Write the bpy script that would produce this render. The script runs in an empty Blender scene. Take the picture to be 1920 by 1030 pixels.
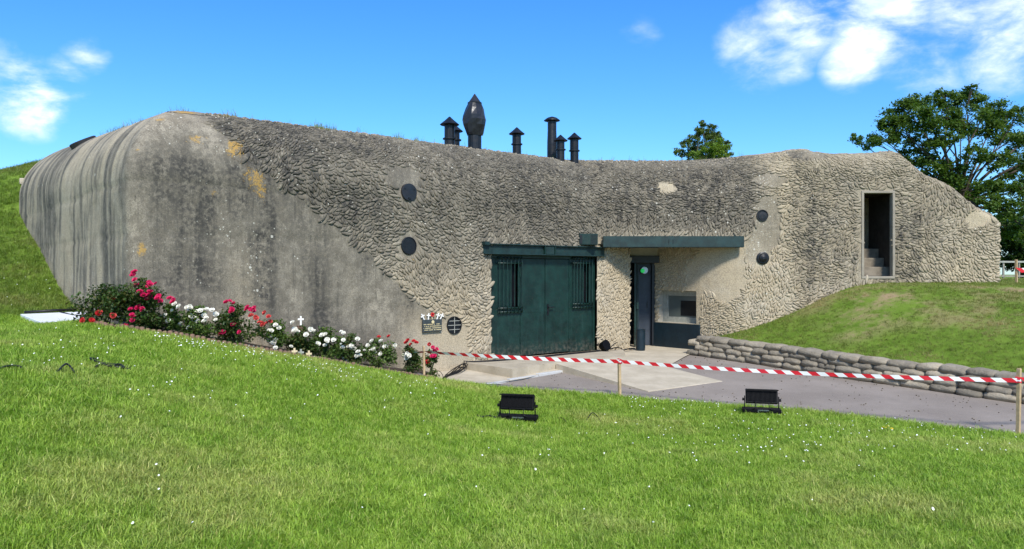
import bpy, bmesh, math, random
import numpy as np
from mathutils import Vector, Matrix, Euler

scene = bpy.context.scene
COL = scene.collection
R = math.radians
rnd = random.Random(7)
rng = np.random.default_rng(11)

# ------------------------------------------------------------------ camera
EYE = 1.75
F = 1442.0                       # focal length in photo pixels (1920 wide)
cam_d = bpy.data.cameras.new('camera')
cam_d.lens = 36.0 * F / 1920.0
cam_d.sensor_width = 36.0
cam_d.clip_start = 0.05
cam_d.clip_end = 3000.0
cam = bpy.data.objects.new('camera', cam_d)
cam.location = (0, 0, EYE)
cam.rotation_euler = (R(90), 0, 0)
COL.objects.link(cam)
scene.camera = cam

# ------------------------------------------------------------------ sun, sky, exposure
SUN_AZ, SUN_EL = 13.0, 43.0      # degrees right of straight behind the camera, elevation
sv = Vector((math.sin(R(SUN_AZ)) * math.cos(R(SUN_EL)), -math.cos(R(SUN_AZ)) * math.cos(R(SUN_EL)), math.sin(R(SUN_EL))))
sun_d = bpy.data.lights.new('sun', 'SUN')
sun_d.energy = 3.5
sun_d.angle = R(9.0)
sun_d.color = (1.0, 0.955, 0.88)
sun = bpy.data.objects.new('sun', sun_d)
sun.rotation_euler = sv.to_track_quat('Z', 'Y').to_euler()
sun.location = (6, -8, 20)
COL.objects.link(sun)

world = bpy.data.worlds.new('World')
scene.world = world
world.use_nodes = True
wt = world.node_tree
for n in list(wt.nodes):
    wt.nodes.remove(n)


class NT:
    """small helper for node trees"""
    def __init__(self, tree):
        self.t = tree

    def n(self, typ, **kw):
        nd = self.t.nodes.new(typ)
        for k, v in kw.items():
            if k.startswith('i_'):
                key = k[2:]
                nd.inputs[int(key) if key.isdigit() else key].default_value = v
            else:
                setattr(nd, k, v)
        return nd

    def l(self, a, b):
        self.t.links.new(a, b)

    def put(self, sock, v):
        if v is None:
            return
        if isinstance(v, bpy.types.NodeSocket):
            self.t.links.new(v, sock)
        else:
            sock.default_value = v

    def math(self, op, a, b=None, c=None, clamp=False):
        nd = self.n('ShaderNodeMath', operation=op, use_clamp=clamp)
        self.put(nd.inputs[0], a)
        self.put(nd.inputs[1], b)
        self.put(nd.inputs[2], c)
        return nd.outputs[0]

    def mix(self, fac, a, b, blend='MIX'):
        nd = self.n('ShaderNodeMix', data_type='RGBA', blend_type=blend)
        self.put(nd.inputs[0], fac)
        self.put(nd.inputs[6], a)
        self.put(nd.inputs[7], b)
        return nd.outputs[2]

    def noise(self, vec, scale, detail=4.0, rough=0.55, dist=0.0):
        nd = self.n('ShaderNodeTexNoise', noise_dimensions='3D')
        self.put(nd.inputs['Vector'], vec)
        nd.inputs['Scale'].default_value = scale
        nd.inputs['Detail'].default_value = detail
        nd.inputs['Roughness'].default_value = rough
        nd.inputs['Distortion'].default_value = dist
        return nd.outputs[0]

    def voro(self, vec, scale, feature='F1', out='Distance', rand=1.0):
        nd = self.n('ShaderNodeTexVoronoi', feature=feature)
        self.put(nd.inputs['Vector'], vec)
        nd.inputs['Scale'].default_value = scale
        nd.inputs['Randomness'].default_value = rand
        return nd.outputs[out]

    def ramp(self, v, a, b, c=0.0, d=1.0, smooth=True):
        nd = self.n('ShaderNodeMapRange', interpolation_type='SMOOTHSTEP' if smooth else 'LINEAR')
        self.put(nd.inputs[0], v)
        self.put(nd.inputs[1], a)
        self.put(nd.inputs[2], b)
        self.put(nd.inputs[3], c)
        self.put(nd.inputs[4], d)
        return nd.outputs[0]

    def scalevec(self, vec, s):
        nd = self.n('ShaderNodeVectorMath', operation='MULTIPLY')
        self.put(nd.inputs[0], vec)
        nd.inputs[1].default_value = s
        return nd.outputs[0]


W = NT(wt)
sky = W.n('ShaderNodeTexSky', sky_type='NISHITA')
sky.sun_disc = False
sky.sun_elevation = R(SUN_EL)
sky.sun_rotation = R(180 - SUN_AZ)
sky.altitude = 0
sky.air_density = 1.0
sky.dust_density = 0.35
sky.ozone_density = 3.2
hs = W.n('ShaderNodeHueSaturation')
hs.inputs['Saturation'].default_value = 1.15
hs.inputs['Value'].default_value = 1.0
W.l(W.mix(1.0, sky.outputs[0], (.60, .77, .98, 1), 'MULTIPLY'), hs.inputs['Color'])
tc = W.n('ShaderNodeTexCoord')
wdir = tc.outputs['Generated']


def pdir(x, y):
    return Vector(((x - 960) / F, 1.0, (515 - y) / F)).normalized()


# cumulus puffs: (direction, angular radius in degrees, weight)
puffs = [(pdir(x, y), r / F * 57.3, w) for x, y, r, w in (
    (1510, 30, 90, .80), (1650, 20, 115, .88), (1800, 20, 95, .74), (1900, 70, 95, .88), (1420, 92, 90, .60), (1600, 112, 62, .82),
    (1195, 72, 60, .40), (8, 150, 78, .78), (60, 190, 66, 1.0), (160, 103, 46, .60), (118, 150, 52, .62), (140, 190, 60, .55),
    (1740, 105, 100, .56), (1480, 105, 60, .62))]
for az, el, r, w in ((60, 22, 9, 1), (82, 30, 12, 1), (110, 18, 8, .9), (140, 34, 12, 1), (175, 24, 10, .9), (205, 38, 12, 1), (-60, 26, 10, 1),
                     (-85, 17, 8, .9), (-110, 33, 12, 1), (-140, 20, 9, 1), (15, 52, 9, .9), (-25, 44, 7, .8), (70, 58, 11, 1), (-90, 62, 10, .9), (40, 30, 8, 1)):
    puffs.append((Vector((math.sin(R(az)) * math.cos(R(el)), math.cos(R(az)) * math.cos(R(el)), math.sin(R(el)))), r, w))
acc = None
for c, r, w in puffs:
    vm = W.n('ShaderNodeVectorMath', operation='DOT_PRODUCT')
    W.l(wdir, vm.inputs[0])
    vm.inputs[1].default_value = c
    b = W.ramp(vm.outputs['Value'], math.cos(R(r * 1.22)), math.cos(R(r * .05)), 0.0, w, False)
    acc = b if acc is None else W.math('MAXIMUM', acc, b)
n1 = W.noise(W.scalevec(wdir, (1, 1, 1.9)), 8.5, 12, .60, .35)
n2 = W.noise(W.scalevec(wdir, (1, 1, 2.0)), 26.0, 6, .6, .3)
dens = W.math('MULTIPLY', acc, W.math('SUBTRACT', W.math('ADD', W.math('MULTIPLY', n1, 2.3), W.math('MULTIPLY', n2, .5)), .58))
cl = W.ramp(dens, .26, .95)
cl = W.math('MULTIPLY', cl, .95)
shade = W.ramp(n2, .3, .7, .0, 1.0)
ccol = W.mix(shade, (4.6, 5.3, 6.2, 1), (6.3, 6.6, 7.0, 1))
skyc = W.mix(cl, hs.outputs[0], ccol)
bg = W.n('ShaderNodeBackground')
W.l(skyc, bg.inputs[0])
bg.inputs[1].default_value = 0.145
wo = W.n('ShaderNodeOutputWorld')
W.l(bg.outputs[0], wo.inputs[0])

scene.view_settings.view_transform = 'Standard'
scene.view_settings.look = 'None'
scene.view_settings.gamma = 1.0
scene.view_settings.use_curve_mapping = False
scene.view_settings.exposure = 0.62
scene.cycles.use_denoising = True
scene.cycles.max_bounces = 6
scene.cycles.transparent_max_bounces = 6

# ------------------------------------------------------------------ helpers


def at(x, y, Y):
    """photo pixel and distance -> point in the place"""
    return Vector(((x - 960) / F * Y, Y, EYE - (y - 515) / F * Y))


class MB:
    """collects shapes; build() links them as ONE mesh object"""
    def __init__(self):
        self.v, self.f, self.m = [], [], []

    def add(self, vs, fs, mi=0):
        o = len(self.v)
        self.v.extend([tuple(p) for p in vs])
        self.f.extend([tuple(i + o for i in f) for f in fs])
        self.m.extend([mi] * len(fs))
        return self

    def box(self, c, size, rz=0.0, mi=0, rx=0.0, ry=0.0):
        M = Euler((rx, ry, rz)).to_matrix()
        c = Vector(c)
        vs = []
        for dz in (-.5, .5):
            for dx, dy in ((-.5, -.5), (.5, -.5), (.5, .5), (-.5, .5)):
                vs.append(c + M @ Vector((dx * size[0], dy * size[1], dz * size[2])))
        return self.add(vs, [(0, 3, 2, 1), (4, 5, 6, 7), (0, 1, 5, 4), (1, 2, 6, 5), (2, 3, 7, 6), (3, 0, 4, 7)], mi)

    def prism(self, poly, z0, z1, mi=0):
        """poly: list of (x, y) or (x, y, ztop); counter-clockwise"""
        n = len(poly)
        lo = [(p[0], p[1], z0) for p in poly]
        hi = [(p[0], p[1], p[2] if len(p) > 2 else z1) for p in poly]
        fs = [tuple(range(n - 1, -1, -1)), tuple(range(n, 2 * n))]
        for i in range(n):
            j = (i + 1) % n
            fs.append((i, j, n + j, n + i))
        return self.add(lo + hi, fs, mi)

    def lathe(self, prof, seg=16, M=None, mi=0, capb=True, capt=True):
        """prof: list of (r, z) from bottom to top, about local Z"""
        vs, fs = [], []
        for r, z in prof:
            for k in range(seg):
                a = 2 * math.pi * k / seg
                vs.append(Vector((r * math.cos(a), r * math.sin(a), z)))
        for i in range(len(prof) - 1):
            for k in range(seg):
                k2 = (k + 1) % seg
                fs.append((i * seg + k, i * seg + k2, (i + 1) * seg + k2, (i + 1) * seg + k))
        if capb:
            fs.append(tuple(range(seg - 1, -1, -1)))
        if capt:
            b = (len(prof) - 1) * seg
            fs.append(tuple(range(b, b + seg)))
        if M is not None:
            vs = [M @ p for p in vs]
        return self.add(vs, fs, mi)

    def tube(self, pts, r, seg=6, mi=0):
        pts = [Vector(p) for p in pts]
        rs = r if isinstance(r, (list, tuple)) else [r] * len(pts)
        rings = []
        up = Vector((0, 0, 1))
        for i, p in enumerate(pts):
            d = (pts[min(i + 1, len(pts) - 1)] - pts[max(i - 1, 0)])
            if d.length < 1e-9:
                d = Vector((0, 0, 1))
            d.normalize()
            a = d.cross(up)
            if a.length < .05:
                a = d.cross(Vector((1, 0, 0)))
            a.normalize()
            b = a.cross(d)
            rings.append([p + (a * math.cos(2 * math.pi * k / seg) + b * math.sin(2 * math.pi * k / seg)) * rs[i] for k in range(seg)])
        vs = [q for ring in rings for q in ring]
        fs = []
        for i in range(len(pts) - 1):
            for k in range(seg):
                k2 = (k + 1) % seg
                fs.append((i * seg + k2, i * seg + k, (i + 1) * seg + k, (i + 1) * seg + k2))
        fs.append(tuple(range(seg)))
        b = (len(pts) - 1) * seg
        fs.append(tuple(range(b + seg - 1, b - 1, -1)))
        return self.add(vs, fs, mi)

    def build(self, name, mats, parent=None, smooth=False, bevel=0.0, center=True, bseg=1):
        o = Vector((0, 0, 0))
        if center and self.v:
            a = np.array(self.v)
            lo, hi = a.min(0), a.max(0)
            o = Vector(((lo[0] + hi[0]) / 2, (lo[1] + hi[1]) / 2, lo[2]))
        me = bpy.data.meshes.new(name)
        me.from_pydata([(x - o.x, y - o.y, z - o.z) for x, y, z in self.v], [], self.f)
        if bevel > 0:
            bm = bmesh.new()
            bm.from_mesh(me)
            bmesh.ops.remove_doubles(bm, verts=bm.verts, dist=1e-5)
            bm.normal_update()
            ed = [e for e in bm.edges if len(e.link_faces) == 2 and e.calc_face_angle(0) > .6]
            bmesh.ops.bevel(bm, geom=ed, offset=bevel, segments=bseg, affect='EDGES', clamp_overlap=True)
            bm.to_mesh(me)
            bm.free()
        elif any(self.m):
            me.polygons.foreach_set('material_index', self.m)
        return link(name, me, mats, parent, o, smooth)


def link(name, me, mats, parent=None, loc=(0, 0, 0), smooth=False, rot=(0, 0, 0), scl=(1, 1, 1)):
    if not isinstance(mats, (list, tuple)):
        mats = [mats]
    if len(me.materials) == 0:
        for m in mats:
            me.materials.append(m)
    if smooth:
        me.polygons.foreach_set('use_smooth', [True] * len(me.polygons))
    ob = bpy.data.objects.new(name, me)
    ob.location = loc
    ob.rotation_euler = rot
    ob.scale = scl
    COL.objects.link(ob)
    if parent is not None:
        ob.parent = parent
        base = Vector((0, 0, 0))
        p = parent
        ob.matrix_parent_inverse = world_of(p).inverted()
    return ob


def world_of(p):
    M = Matrix.LocRotScale(p.location, p.rotation_euler, p.scale)
    if p.parent is not None:
        M = world_of(p.parent) @ p.matrix_parent_inverse @ M
    return M


def thing(name, label, cat, loc=(0, 0, 0), group=None):
    e = bpy.data.objects.new(name, None)
    e.empty_display_size = .2
    e.location = loc
    COL.objects.link(e)
    return tag(e, label, cat, group)


def tag(o, label=None, cat=None, group=None, kind=None):
    if label:
        o['label'] = label
    if cat:
        o['category'] = cat
    if group:
        o['group'] = group
    if kind:
        o['kind'] = kind
    return o


def np_mesh(name, V, Fq, smooth=True):
    """numpy vertices (n,3) and quads/tris (m,k) -> mesh"""
    me = bpy.data.meshes.new(name)
    V = np.asarray(V, dtype=np.float32)
    Fq = np.asarray(Fq, dtype=np.int32)
    k = Fq.shape[1]
    me.vertices.add(len(V))
    me.vertices.foreach_set('co', V.ravel())
    me.loops.add(Fq.size)
    me.loops.foreach_set('vertex_index', Fq.ravel())
    me.polygons.add(len(Fq))
    me.polygons.foreach_set('loop_start', np.arange(0, Fq.size, k, dtype=np.int32))
    me.polygons.foreach_set('loop_total', np.full(len(Fq), k, dtype=np.int32))
    me.polygons.foreach_set('use_smooth', np.full(len(Fq), smooth, dtype=bool))
    me.update(calc_edges=True)
    return me


def set_attr(me, name, arr):
    at_ = me.attributes.new(name, 'FLOAT_COLOR', 'POINT')
    at_.data.foreach_set('color', np.asarray(arr, dtype=np.float32).ravel())


_H = rng.random(65536).astype(np.float64)


def vnoise(p):
    """value noise for an (n,3) array"""
    p = np.asarray(p, dtype=np.float64)
    i = np.floor(p).astype(np.int64)
    f = p - i
    f = f * f * (3 - 2 * f)
    out = 0
    for dx in (0, 1):
        for dy in (0, 1):
            for dz in (0, 1):
                h = ((i[:, 0] + dx) * 73856093) ^ ((i[:, 1] + dy) * 19349663) ^ ((i[:, 2] + dz) * 83492791)
                w = (f[:, 0] if dx else 1 - f[:, 0]) * (f[:, 1] if dy else 1 - f[:, 1]) * (f[:, 2] if dz else 1 - f[:, 2])
                out = out + w * _H[h & 65535]
    return out


def fbm(p, o=4):
    p = np.asarray(p, dtype=np.float64)
    s, a, t = 0, .5, 0
    for k in range(o):
        s = s + a * vnoise(p * (2 ** k) + 17.3 * k)
        t += a
        a *= .5
    return s / t


def sstep(x, a, b):
    t = np.clip((x - a) / (b - a), 0, 1)
    return t * t * (3 - 2 * t)


# ------------------------------------------------------------------ materials
MAT = {}


def new_mat(name):
    m = bpy.data.materials.new(name)
    m.use_nodes = True
    t = m.node_tree
    for n in list(t.nodes):
        t.nodes.remove(n)
    N = NT(t)
    out = N.n('ShaderNodeOutputMaterial')
    b = N.n('ShaderNodeBsdfPrincipled')
    N.l(b.outputs[0], out.inputs[0])
    MAT[name] = m
    return m, N, b, out


def bump(N, b, h, strength=.4, dist=.01):
    bn = N.n('ShaderNodeBump')
    bn.inputs['Strength'].default_value = strength
    bn.inputs['Distance'].default_value = dist
    N.l(h, bn.inputs['Height'])
    N.l(bn.outputs[0], b.inputs['Normal'])


def simple(name, col, rough=.6, var=.25, scale=8.0, metal=0.0, bstr=.15, col2=None, spec=.4):
    """plain painted/cast surface with mottling and fine relief"""
    m, N, b, out = new_mat(name)
    g = N.n('ShaderNodeNewGeometry').outputs['Position']
    n = N.noise(g, scale, 6, .6)
    c2 = col2 or tuple(c * (1 - var) for c in col)
    c = N.mix(N.ramp(n, .3, .7), (*c2, 1), (*col, 1))
    N.l(c, b.inputs['Base Color'])
    N.put(b.inputs['Roughness'], N.ramp(N.noise(g, scale * 3, 3), .3, .7, max(rough - .1, .05), min(rough + .1, 1)))
    b.inputs['Metallic'].default_value = metal
    b.inputs['Specular IOR Level'].default_value = spec
    if bstr:
        bump(N, b, N.noise(g, scale * 12, 3), bstr, .004)
    return m


simple('green_paint', (.0062, .030, .0235), .45, .5, 4, bstr=.15)
simple('beam_paint', (.012, .036, .034), .55, .5, 5, bstr=.2)
simple('door_blue', (.040, .050, .066), .5, .3, 5, bstr=.05)
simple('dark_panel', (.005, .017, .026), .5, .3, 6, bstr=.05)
simple('black_paint', (.006, .007, .009), .45, .3, 8, bstr=.05)
simple('vent_black', (.009, .0095, .012), .42, .4, 6, bstr=.1)
simple('vent_wrap', (.022, .023, .029), .38, .5, 5, bstr=.2)
simple('cable_black', (.006, .006, .007), .5, .2, 20, bstr=0)
simple('lamp_body', (.0035, .0035, .0045), .55, .2, 20, bstr=.05, spec=.15)
simple('steel_bright', (.35, .37, .40), .3, .2, 30, metal=.9, bstr=0)
simple('wood_stake', (.50, .36, .20), .75, .3, 14, bstr=.2)
simple('tape_red', (.62, .018, .030), .4, .15, 8, bstr=0)
simple('tape_white', (.80, .79, .77), .4, .08, 8, bstr=0)
simple('white_board', (.74, .76, .80), .55, .08, 3, bstr=.05)
simple('cross_white', (.80, .78, .72), .6, .1, 20, bstr=0)
simple('cross_wood', (.66, .53, .33), .7, .15, 20, bstr=0)
simple('poppy_red', (.55, .02, .02), .6, .2, 20, bstr=0)
simple('plaque_slate', (.045, .055, .056), .5, .3, 10, bstr=.05)
simple('gold_letter', (.62, .52, .28), .5, .1, 10, bstr=0)
simple('clay_edging', (.23, .135, .095), .85, .45, 9, bstr=.4)
simple('soil', (.055, .038, .025), .95, .5, 12, bstr=.8)
simple('soil_crumb', (.20, .165, .12), .95, .5, 12, bstr=0)
simple('bark', (.085, .062, .045), .9, .45, 10, bstr=.6)
simple('stem_green', (.05, .07, .02), .7, .3, 20, bstr=0)
simple('rose_pink', (.72, .022, .13), .55, .4, 40, bstr=0)
simple('rose_red', (.62, .03, .035), .55, .4, 40, bstr=0)
simple('rose_coral', (.70, .085, .075), .55, .4, 40, bstr=0)
simple('rose_white', (.83, .81, .72), .55, .12, 40, bstr=0)
simple('daisy_white', (.85, .85, .82), .6, .05, 40, bstr=0)
simple('dandelion', (.75, .52, .02), .6, .1, 40, bstr=0)
simple('pebble_white', (.62, .58, .52), .8, .35, 30, bstr=0)
simple('fence_wood', (.30, .27, .22), .8, .3, 12, bstr=.2)
simple('window_frame', (.34, .34, .29), .6, .25, 12, bstr=.1)
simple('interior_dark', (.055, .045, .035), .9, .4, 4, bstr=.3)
simple('step_shaded', (.25, .21, .155), .9, .45, 5, bstr=.3)  # darker step concrete: the stairwell's shade is put into the colour
simple('membrane', (.03, .03, .032), .7, .4, 6, bstr=.3)
simple('chrome', (.6, .6, .6), .2, .1, 10, metal=1, bstr=0)


for pn in ('green_paint', 'beam_paint'):
    m = MAT[pn]
    N = NT(m.node_tree)
    bs_ = next(n_ for n_ in m.node_tree.nodes if n_.type == 'BSDF_PRINCIPLED')
    src = bs_.inputs['Base Color'].links[0].from_socket
    g = N.n('ShaderNodeNewGeometry').outputs['Position']
    sx = N.n('ShaderNodeSeparateXYZ')
    N.l(g, sx.inputs[0])
    run = N.noise(N.scalevec(g, (9, 9, .8)), 1.0, 4, .65)
    c = N.mix(N.ramp(run, .55, .75, 0, .35), src, (.020, .062, .052, 1))
    dust = N.math('MULTIPLY', N.ramp(sx.outputs[2], .35, .0), N.ramp(N.noise(g, 14, 5, .7), .42, .65, .05, .55))
    c = N.mix(dust, c, (.16, .14, .105, 1))
    chip = N.ramp(N.noise(g, 22, 5, .75), .66, .70, 0, .8)
    c = N.mix(chip, c, (.11, .055, .03, 1))
    N.l(c, bs_.inputs['Base Color'])


def emis_mat(name, col, s):
    m, N, b, out = new_mat(name)
    b.inputs['Base Color'].default_value = (*col, 1)
    b.inputs['Emission Color'].default_value = (*col, 1)
    b.inputs['Emission Strength'].default_value = s
    return m


emis_mat('exit_green', (.02, .45, .10), .45)

m, N, b, out = new_mat('glass')
b.inputs['Base Color'].default_value = (.10, .115, .105, 1)
b.inputs['Roughness'].default_value = .12
b.inputs['Specular IOR Level'].default_value = .6


def leaf_mat(name, c1, c2, c3, trans=.3, scale=1.2, rough=.5):
    """foliage: colour varies clump by clump and leaf by leaf"""
    m, N, b, out = new_mat(name)
    geo = N.n('ShaderNodeNewGeometry')
    g = geo.outputs['Position']
    n = N.noise(g, scale, 3, .6)
    c = N.mix(N.ramp(n, .32, .68), (*c1, 1), (*c2, 1))
    c = N.mix(N.ramp(geo.outputs['Random Per Island'], .55, 1.0, 0, .8), c, (*c3, 1))
    N.l(c, b.inputs['Base Color'])
    b.inputs['Roughness'].default_value = rough
    b.inputs['Specular IOR Level'].default_value = .35
    tr = N.n('ShaderNodeBsdfTranslucent')
    N.l(N.mix(1.0, c, (1.25, 1.2, .45, 1), 'MULTIPLY'), tr.inputs[0])
    ms = N.n('ShaderNodeMixShader')
    ms.inputs[0].default_value = trans
    N.l(b.outputs[0], ms.inputs[1])
    N.l(tr.outputs[0], ms.inputs[2])
    N.l(ms.outputs[0], out.inputs[0])
    return m


leaf_mat('leaf_oak', (.060, .120, .022), (.095, .168, .032), (.135, .21, .045), .45, .5)
leaf_mat('leaf_hedge', (.030, .066, .014), (.052, .10, .02), (.075, .13, .028), .35, .4)
leaf_mat('leaf_birch', (.085, .140, .042), (.12, .175, .05), (.16, .21, .07), .45, .6)
leaf_mat('leaf_bright', (.14, .235, .03), (.18, .28, .04), (.22, .32, .06), .4, .6)
leaf_mat('leaf_rose', (.028, .066, .012), (.060, .110, .020), (.11, .095, .030), .32, 3.0)
leaf_mat('leaf_rose_light', (.048, .100, .018), (.090, .155, .028), (.15, .19, .05), .35, 3.0)


def grass_mat(name, a, b_, dry, dry_amt=.35):
    m, N, b, out = new_mat(name)
    geo = N.n('ShaderNodeNewGeometry')
    g = geo.outputs['Position']
    oi = N.n('ShaderNodeObjectInfo')
    big = N.noise(g, .55, 4, .6)
    mid = N.noise(g, 3.4, 5, .7)
    c = N.mix(N.ramp(mid, .38, .62), (*a, 1), (*b_, 1))
    dm = N.math('MULTIPLY', N.ramp(big, .48, .72), dry_amt)
    dm = N.math('ADD', dm, N.ramp(geo.outputs['Random Per Island'], .80, 1.0, 0, .55), clamp=True)
    c = N.mix(dm, c, (*dry, 1))
    v = N.math('ADD', N.math('MULTIPLY', geo.outputs['Random Per Island'], .5), N.math('MULTIPLY', oi.outputs['Random'], .5))
    c = N.mix(1.0, c, N.mix(v, (.58, .62, .55, 1), (1.32, 1.28, 1.3, 1)), 'MULTIPLY')
    N.l(c, b.inputs['Base Color'])
    b.inputs['Roughness'].default_value = .5
    b.inputs['Specular IOR Level'].default_value = .3
    tr = N.n('ShaderNodeBsdfTranslucent')
    N.l(N.mix(1.0, c, (1.15, 1.1, .5, 1), 'MULTIPLY'), tr.inputs[0])
    ms = N.n('ShaderNodeMixShader')
    ms.inputs[0].default_value = .35
    N.l(b.outputs[0], ms.inputs[1])
    N.l(tr.outputs[0], ms.inputs[2])
    N.l(ms.outputs[0], out.inputs[0])
    return m


grass_mat('grass_lawn', (.195, .345, .028), (.320, .480, .058), (.56, .52, .20), .50)
grass_mat('grass_mound', (.150, .205, .034), (.215, .260, .055), (.40, .32, .15), .95)
grass_mat('grass_bank', (.125, .210, .024), (.180, .270, .038), (.32, .30, .11), .5)

# ground under the grass
m, N, b, out = new_mat('ground_turf')
g = N.n('ShaderNodeNewGeometry').outputs['Position']
at_n = N.n('ShaderNodeAttribute', attribute_name='tone')
sep = N.n('ShaderNodeSeparateColor')
N.l(at_n.outputs[0], sep.inputs[0])
n = N.noise(g, 3.0, 5, .65)
c = N.mix(N.ramp(n, .3, .7), (.100, .170, .018, 1), (.165, .250, .034, 1))
c = N.mix(N.math('MULTIPLY', sep.outputs[0], N.ramp(N.noise(g, 1.1, 5, .7), .42, .62)), c, (.34, .25, .14, 1))
N.l(c, b.inputs['Base Color'])
b.inputs['Roughness'].default_value = .95
b.inputs['Specular IOR Level'].default_value = .1
bump(N, b, N.noise(g, 60, 4, .7), .8, .03)

# asphalt path: worn, slightly pink-grey
m, N, b, out = new_mat('asphalt')
g = N.n('ShaderNodeNewGeometry').outputs['Position']
sp = N.voro(g, 95)
n = N.noise(g, .9, 5, .6)
c = N.mix(N.ramp(n, .3, .7), (.205, .174, .146, 1), (.275, .236, .200, 1))
c = N.mix(N.ramp(sp, .2, .6, .35, 0), c, (.42, .37, .33, 1))
c = N.mix(N.ramp(N.noise(g, 7, 4, .7), .58, .75, 0, .35), c, (.15, .13, .125, 1))
N.l(c, b.inputs['Base Color'])
b.inputs['Roughness'].default_value = .9
b.inputs['Specular IOR Level'].default_value = .2
bump(N, b, sp, .5, .006)


def paving_mat(name, ca, cb, stain=.3):
    m, N, b, out = new_mat(name)
    g = N.n('ShaderNodeNewGeometry').outputs['Position']
    c = N.mix(N.ramp(N.noise(g, 2.2, 6, .65), .3, .7), (*ca, 1), (*cb, 1))
    c = N.mix(N.ramp(N.noise(g, 11, 5, .7), .55, .75, 0, stain), c, tuple(x * .45 for x in ca) + (1,))
    c = N.mix(N.ramp(N.voro(g, 60), .05, .22, .35, 0), c, tuple(x * .5 for x in ca) + (1,))
    N.l(c, b.inputs['Base Color'])
    b.inputs['Roughness'].default_value = .88
    b.inputs['Specular IOR Level'].default_value = .25
    bump(N, b, N.noise(g, 70, 5, .7), .45, .006)
    return m


paving_mat('concrete_pale', (.40, .345, .255), (.52, .455, .345))
paving_mat('concrete_step', (.35, .30, .22), (.46, .40, .30), .45)
paving_mat('kerb_grey', (.42, .42, .41), (.50, .50, .48))
paving_mat('surround', (.24, .21, .165), (.31, .275, .215))
paving_mat('kerb_dark', (.17, .155, .13), (.25, .225, .19))
paving_mat('concrete_plain', (.36, .33, .27), (.45, .41, .335), .3)
m = paving_mat('bag_concrete', (.235, .203, .155), (.385, .338, .262), .6)
N = NT(m.node_tree)
bs_ = next(n_ for n_ in m.node_tree.nodes if n_.type == 'BSDF_PRINCIPLED')
src = bs_.inputs['Base Color'].links[0].from_socket
oi = N.n('ShaderNodeObjectInfo')
N.l(N.mix(1.0, src, N.mix(oi.outputs['Random'], (.70, .70, .70, 1), (1.22, 1.2, 1.15, 1)), 'MULTIPLY'), bs_.inputs['Base Color'])
tcn = N.n('ShaderNodeTexCoord')
wv = N.noise(N.scalevec(tcn.outputs['Object'], (9, 5, 4)), 1.0, 6, .7)
bump(N, bs_, wv, .9, .035)

# bunker concrete: 'stain' = (dark crust, lichen, clean cement, pale specks), laid down on the vertices
m, N, b, out = new_mat('bunker_concrete')
g = N.n('ShaderNodeNewGeometry').outputs['Position']
a_n = N.n('ShaderNodeAttribute', attribute_name='stain')
sep = N.n('ShaderNodeSeparateColor')
N.l(a_n.outputs[0], sep.inputs[0])
dark, lich, clean = sep.outputs[0], sep.outputs[1], sep.outputs[2]
speck = a_n.outputs['Alpha']
nb = N.noise(g, 1.3, 6, .62)
nf = N.noise(g, 14, 6, .7)
nff = N.noise(g, 55, 4, .7)
streak = N.noise(N.scalevec(g, (5.5, 5.5, .35)), 1.0, 5, .65)
nm = N.noise(g, 5.0, 8, .72)
ns_ = N.noise(N.scalevec(g, (16, 16, .9)), 1.0, 4, .6)
base = N.mix(N.ramp(nm, .38, .62), (.195, .168, .124, 1), (.385, .335, .250, 1))
base = N.mix(N.ramp(nf, .54, .66, 0, .5), base, (.42, .37, .28, 1))
base = N.mix(N.math('MULTIPLY', clean, N.ramp(nf, .25, .6, .70, 1)), base, (.53, .435, .290, 1))
base = N.mix(N.math('MULTIPLY', clean, N.ramp(nb, .45, .7, 0, .45)), base, (.56, .50, .40, 1))
dkn = N.math('ADD', N.math('ADD', N.math('MULTIPLY', nf, .40), N.math('MULTIPLY', nm, .35)), N.math('MULTIPLY', streak, .25))
dk = N.math('MULTIPLY', dark, N.ramp(dkn, .40, .58, .25, 1.10))
base = N.mix(dk, base, (.048, .045, .039, 1))
base = N.mix(N.math('MULTIPLY', N.ramp(ns_, .55, .72, 0, .5), N.math('SUBTRACT', 1.0, clean)), base, (.050, .047, .040, 1))
base = N.mix(N.ramp(nff, .35, .62, .50, 0), base, (.075, .068, .057, 1))
base = N.mix(N.ramp(nff, .58, .78, 0, .40), base, (.46, .42, .34, 1))


def specks(scale, r0, lim, k):
    v_ = N.n('ShaderNodeTexVoronoi', feature='F1')
    N.put(v_.inputs['Vector'], g)
    v_.inputs['Scale'].default_value = scale
    sp_ = N.n('ShaderNodeSeparateColor')
    N.l(v_.outputs['Color'], sp_.inputs[0])
    rr_ = N.math('ADD', N.math('MULTIPLY', N.math('POWER', sp_.outputs[0], 2.0), r0), .03)
    hit_ = N.math('LESS_THAN', N.math('ADD', v_.outputs['Distance'], N.math('MULTIPLY', N.math('SUBTRACT', nff, .5), .5)), rr_)
    return N.math('MULTIPLY', N.math('MULTIPLY', hit_, N.math('LESS_THAN', sp_.outputs[1], lim)), k)


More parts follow.
